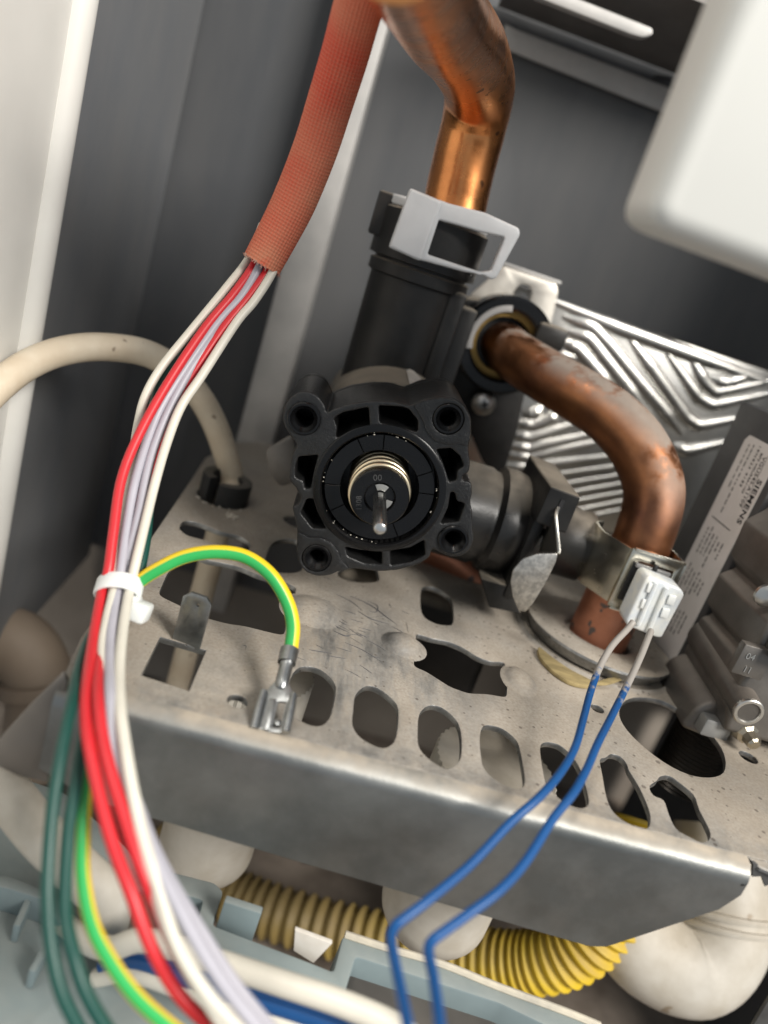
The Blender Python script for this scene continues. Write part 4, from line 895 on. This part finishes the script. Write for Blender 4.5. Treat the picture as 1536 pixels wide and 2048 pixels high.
def dz(py):
    T = [(500, 197), (700, 190), (900, 182), (1100, 172), (1180, 168), (1300, 154), (1400, 140), (1500, 133), (1600, 129), (1700, 126), (1900, 121), (2048, 118), (2200, 115)]
    for (a, b), (c, d) in zip(T, T[1:]):
        if py <= c: return b + (d - b) * (py - a) / (c - a)
    return T[-1][1]
def wire(name, pts, m, label, off=0, r=1.1, grp='wires of the main harness', **k):
    P = [at(p[0], p[1], d=dz(p[1]) + (p[2] if len(p) > 2 else off)) for p in pts]
    return add(name, tube(P, r, seg=14, res=7, **k), MT[m], label=label, cat_='wire', group=grp)
up = (530, 470)
wire('wire', [(525, 450, 2), (499, 515, 2), (455, 573, 1), (382, 662, 1), (323, 735, 1), (291, 792, 1), (277, 845, 1.5), (268, 900, 3), (256, 985, 2.5), (246, 1045, 2), (236, 1110, 1.0), (230, 1170, 0), (214, 1240), (205, 1300), (208, 1400, 2), (219, 1480, 2), (234, 1540, 2), (256, 1600, 2), (274, 1660, 1.5), (300, 1740, 1), (334, 1850, .5), (384, 1950, .5), (456, 2060, .5), (530, 2150, .5)], 'w_white',
     'cream wire at the left edge of the sleeve mouth')
wire('wire', [(540, 450, 0), (514, 520, 0), (470, 585, -.5), (412, 654, -1), (343, 755, -2), (283, 860, -3), (244, 955, -3), (227, 1064, -2), (217, 1140, -1), (205, 1180, 0), (187, 1280, 0), (173, 1380), (172, 1440), (180, 1500), (200, 1595), (228, 1695), (264, 1790), (300, 1888, 2), (350, 1978, 5), (414, 2046, 6), (520, 2130, 6)], 'w_red',
     'left red wire, outermost on the left above the zip tie', r=1.15)
wire('wire', [(552, 450, -.5), (526, 518, -.5), (485, 590, 0), (430, 652, 0), (335, 792, 0), (299, 870, 0), (270, 963, -.5), (252, 1064, 0), (242, 1140, 0), (234, 1180), (222, 1260), (219, 1330), (221, 1400), (232, 1520, 1.5), (258, 1590, 2), (283, 1645, 2), (310, 1715, 1), (345, 1790), (395, 1886), (452, 1975), (520, 2060), (590, 2140)], 'w_lilac',
     'left lilac grey wire in the middle of the bundle above the zip tie')
wire('wire', [(560, 450, 1), (534, 524, 1), (470, 625, 1), (410, 697, .5), (363, 770, .5), (323, 854, .5), (299, 925, .2), (279, 1023, 0), (260, 1104, .6), (248, 1165, 1.5), (236, 1240, 3), (228, 1330, 4), (232, 1430, 5), (245, 1530, 5), (275, 1610, 5), (305, 1690, 4), (345, 1770, 4), (400, 1860, 4), (470, 1970, 4), (560, 2080, 4)], 'w_lilac',
     'right lilac grey wire next to the right cream wire above the tie')
wire('wire', [(566, 450, 0), (541, 530, 0), (500, 590, .5), (448, 655, .5), (397, 730, 1), (367, 778, 2), (345, 825, 3), (310, 900, 4), (285, 990, 4), (262, 1080, 4), (240, 1160, 3), (213, 1260, 2.5), (198, 1340, 0), (197, 1400, 0), (206, 1480, 0), (223, 1550, 0), (248, 1630, 0), (274, 1710, 0), (306, 1792, 1), (336, 1865, 3), (382, 1952, 5), (446, 2026, 6), (546, 2112, 6)], 'w_red',
     'second red wire, leaving the sleeve between lilac and cream wires', r=1.15)
wire('wire', [(575, 460, -1), (548, 538, -1), (510, 600, -.5), (472, 646, -.5), (404, 751, -1), (363, 812, -1), (335, 882, -1), (311, 963, -1), (291, 1044, -1), (272, 1124, -.8), (260, 1175), (247, 1250), (239, 1330), (240, 1410), (250, 1490), (267, 1590), (290, 1690), (317, 1775), (352, 1885), (405, 1975), (470, 2050), (560, 2130)], 'w_white',
     'right white wire, nearest the yellow and green earth wire')
wire('wire', [(548, 440, 3), (510, 530, 3), (440, 620, 3), (376, 682, 3), (350, 720, 3), (318, 775, 4), (300, 850, 5), (300, 930, 5), (298, 1010, 5), (293, 1070, 4), (284, 1124, 3), (270, 1180, 3), (235, 1230, 5), (185, 1270, 6), (158, 1340, 2), (143, 1410, 0), (124, 1500), (108, 1595), (99, 1690), (95, 1790), (102, 1890), (122, 1980), (160, 2060), (210, 2150)], 'w_green',
     'dark green wire furthest left below the zip tie', r=1.15)
wire('wire', [(240, 1180, 4.5), (215, 1260, 7), (190, 1360, 8), (172, 1450, 8), (160, 1510, 6), (150, 1580, 4), (138, 1650, 3), (131, 1750, 2), (131, 1830, 1), (146, 1905, 0), (172, 1985, 0), (215, 2060, 0), (270, 2140)], 'w_green',
     'dark green wire between the other green wire and the striped wire', r=1.15)
add('striped_wire', tube([at(a, b, d=dz(b) + o) for a, b, o in [(215, 1330, 10), (195, 1430, 10), (178, 1530, 9), (170, 1600, 7), (166, 1680, 5), (167, 1760, 4), (185, 1850, 3), (220, 1920, 3), (270, 1990, 3), (335, 2050, 3), (430, 2120, 3)]], 1.25, seg=20, res=7, twist=.2), MT['w_yg'],
    label='yellow and green striped wire running down beside the dark green wires', cat_='wire', group='wires of the main harness')
# zip tie
c = at(238, 1178, d=dz(1178) + 1.6); ax = (at(255, 1110, d=dz(1110)) - at(215, 1250, d=dz(1250))).normalized()
t = thing('zip_tie', 'translucent white zip tie cinched round the wire bundle', 'zip tie', c)
w_ax = (RIGHT - ax * RIGHT.dot(ax)).normalized(); n_ax = ax.cross(w_ax)
ring = [(4.9 * math.cos(a) * 1.06, 4.1 * math.sin(a)) for a in [2 * math.pi * k / 40 for k in range(40)]]
rin = [(x * .82, y * .80) for x, y in ring]
add('strap', prism([ring, rin], Fr(c, w_ax, n_ax if w_ax.cross(n_ax).dot(ax) > 0 else -n_ax), -2.0, 2.0, .35), MT['natural'], t)
hc = at(278, 1222, d=dz(1178) + 1)
add('head', box(hc, (4.6, 4.4, 5.6), ((RIGHT * .9 - UP * .35).normalized(), (UP * .9 + RIGHT * .35).normalized(), FWD), bev=.8), MT['natural'], t)
add('head_pawl', box(hc + UP * 2.2 - RIGHT * 1.6, (3.4, 3.0, 4.4), ((RIGHT * .9 - UP * .35).normalized(), (UP * .9 + RIGHT * .35).normalized(), FWD), bev=.7), MT['natural'], t)

# earth wire with its push-on terminal
pts = [(255, 1185, 171), (282, 1160, 171), (320, 1136, 171), (370, 1113, 172), (430, 1104, 173), (490, 1113, 174), (540, 1148, 174), (573, 1200, 174), (586, 1250, 173), (582, 1300, 171), (572, 1335, 169)]
P = [at(a, b, d=d) for a, b, d in pts]
t = thing('earth_wire', 'yellow and green earth wire ending in an unplugged push-on terminal', 'earth wire', at(540, 1468, z=0))
add('insulation', tube(P[:-1], 1.6, seg=24, res=8, twist=.36), MT['w_yg'], t)
T0, T1 = at(579, 1302, d=170.5), at(540, 1464, d=157.2); ta = (T1 - T0).normalized(); L_ = (T1 - T0).length
tu = (RIGHT - ta * RIGHT.dot(ta)).normalized(); tn = tu.cross(ta); 
if tn.dot(FWD) > 0: tn = -tn                      # tn looks at the viewer
fr = Fr(T0, tu, ta) if Fr(T0, tu, ta).n.dot(tn) > 0 else Fr(T0, -tu, ta)
ter = add('push_on_terminal', tube([fr.p(0, -.3, 0), fr.p(0, 3.2, 0)], [2.1, 2.0], seg=20, raw=True, cap=False), MT['tin'], t)
add('crimp_barrel', tube([fr.p(0, 3.0, -.2), fr.p(0, 4.0, -.2), fr.p(0, 8.0, -.3), fr.p(0, 9.2, -.5)], [1.7, 1.5, 1.5, 1.2], seg=16, res=3), MT['tin'], ter)
L0 = L_ * .52
body = fillet([(-1.3, L0 - 2.6), (1.3, L0 - 2.6), (3.1, L0 + .4), (3.4, L_), (-3.4, L_), (-3.1, L0 + .4)], .5)
win = fillet([(-1.9, L0 + 2.4), (-.2, L0 + 2.4), (-.2, L_ - 1.2), (-1.9, L_ - 1.2)], .3)
add('blade_floor', prism([body, win], fr, -.5, .1, .15), MT['tin'], ter)
for s in (-1, 1):
    q = [fr.p(s * 3.2, L0 + .6, .5), fr.p(s * 3.3, (L0 + L_) / 2, .7), fr.p(s * 3.3, L_ + .1, .7)]
    add('rolled_side', tube(q, [.8, .95, .95], seg=14, res=3), MT['tin'], ter)
add('spring_tongue', box(fr.p(.9, (L0 + L_) / 2 + 1, .35), (1.5, L_ - L0 - 2.2, .5), (fr.u, fr.v, fr.n), bev=.2), MT['tin'], ter)
add('contact_dimple', lathe([(.9, 0), (.7, .35), (.01, .5)], fr.p(-1.0, L_ - 2.4, -.4), fr.n, 16), MT['tin'], ter)

# two blue sensor wires
D = [(1250, 213), (1290, 205), (1340, 198), (1384, 191), (1436, 182), (1495, 171), (1545, 162), (1593, 155), (1645, 150), (1731, 142), (1800, 135), (1845, 131), (1875, 128), (1930, 123), (2048, 112), (2150, 104)]
def db(y):
    if y <= D[0][0]: return D[0][1]
    for (a, b), (c, d) in zip(D, D[1:]):
        if y <= c: return b + (d - b) * (y - a) / (c - a)
    return D[-1][1]
b1 = [(1266, 1244), (1255, 1258), (1223, 1293), (1199, 1335), (1181, 1384), (1167, 1436), (1150, 1495), (1122, 1544), (1080, 1593), (1021, 1645), (942, 1728), (858, 1799), (812, 1834), (790, 1852), (782, 1873), (786, 1905), (797, 1960), (815, 2048), (835, 2140)]
b2 = [(1302, 1262), (1297, 1274), (1279, 1318), (1251, 1377), (1223, 1433), (1195, 1488), (1174, 1537), (1147, 1586), (1105, 1639), (1052, 1722), (1000, 1780), (934, 1830), (884, 1866), (862, 1884), (857, 1905), (865, 1945), (872, 1990), (879, 2048), (884, 2140)]
for b, lab in ((b1, 'left blue sensor wire kinking down over the tray'), (b2, 'right blue sensor wire, grey with dust near the plug')):
    o = add('sensor_wire', tube([at(x, y, d=db(y)) for x, y in b], 0.9, seg=16, res=7), MT['w_blued'], label=lab, cat_='wire', group='blue sensor wires')
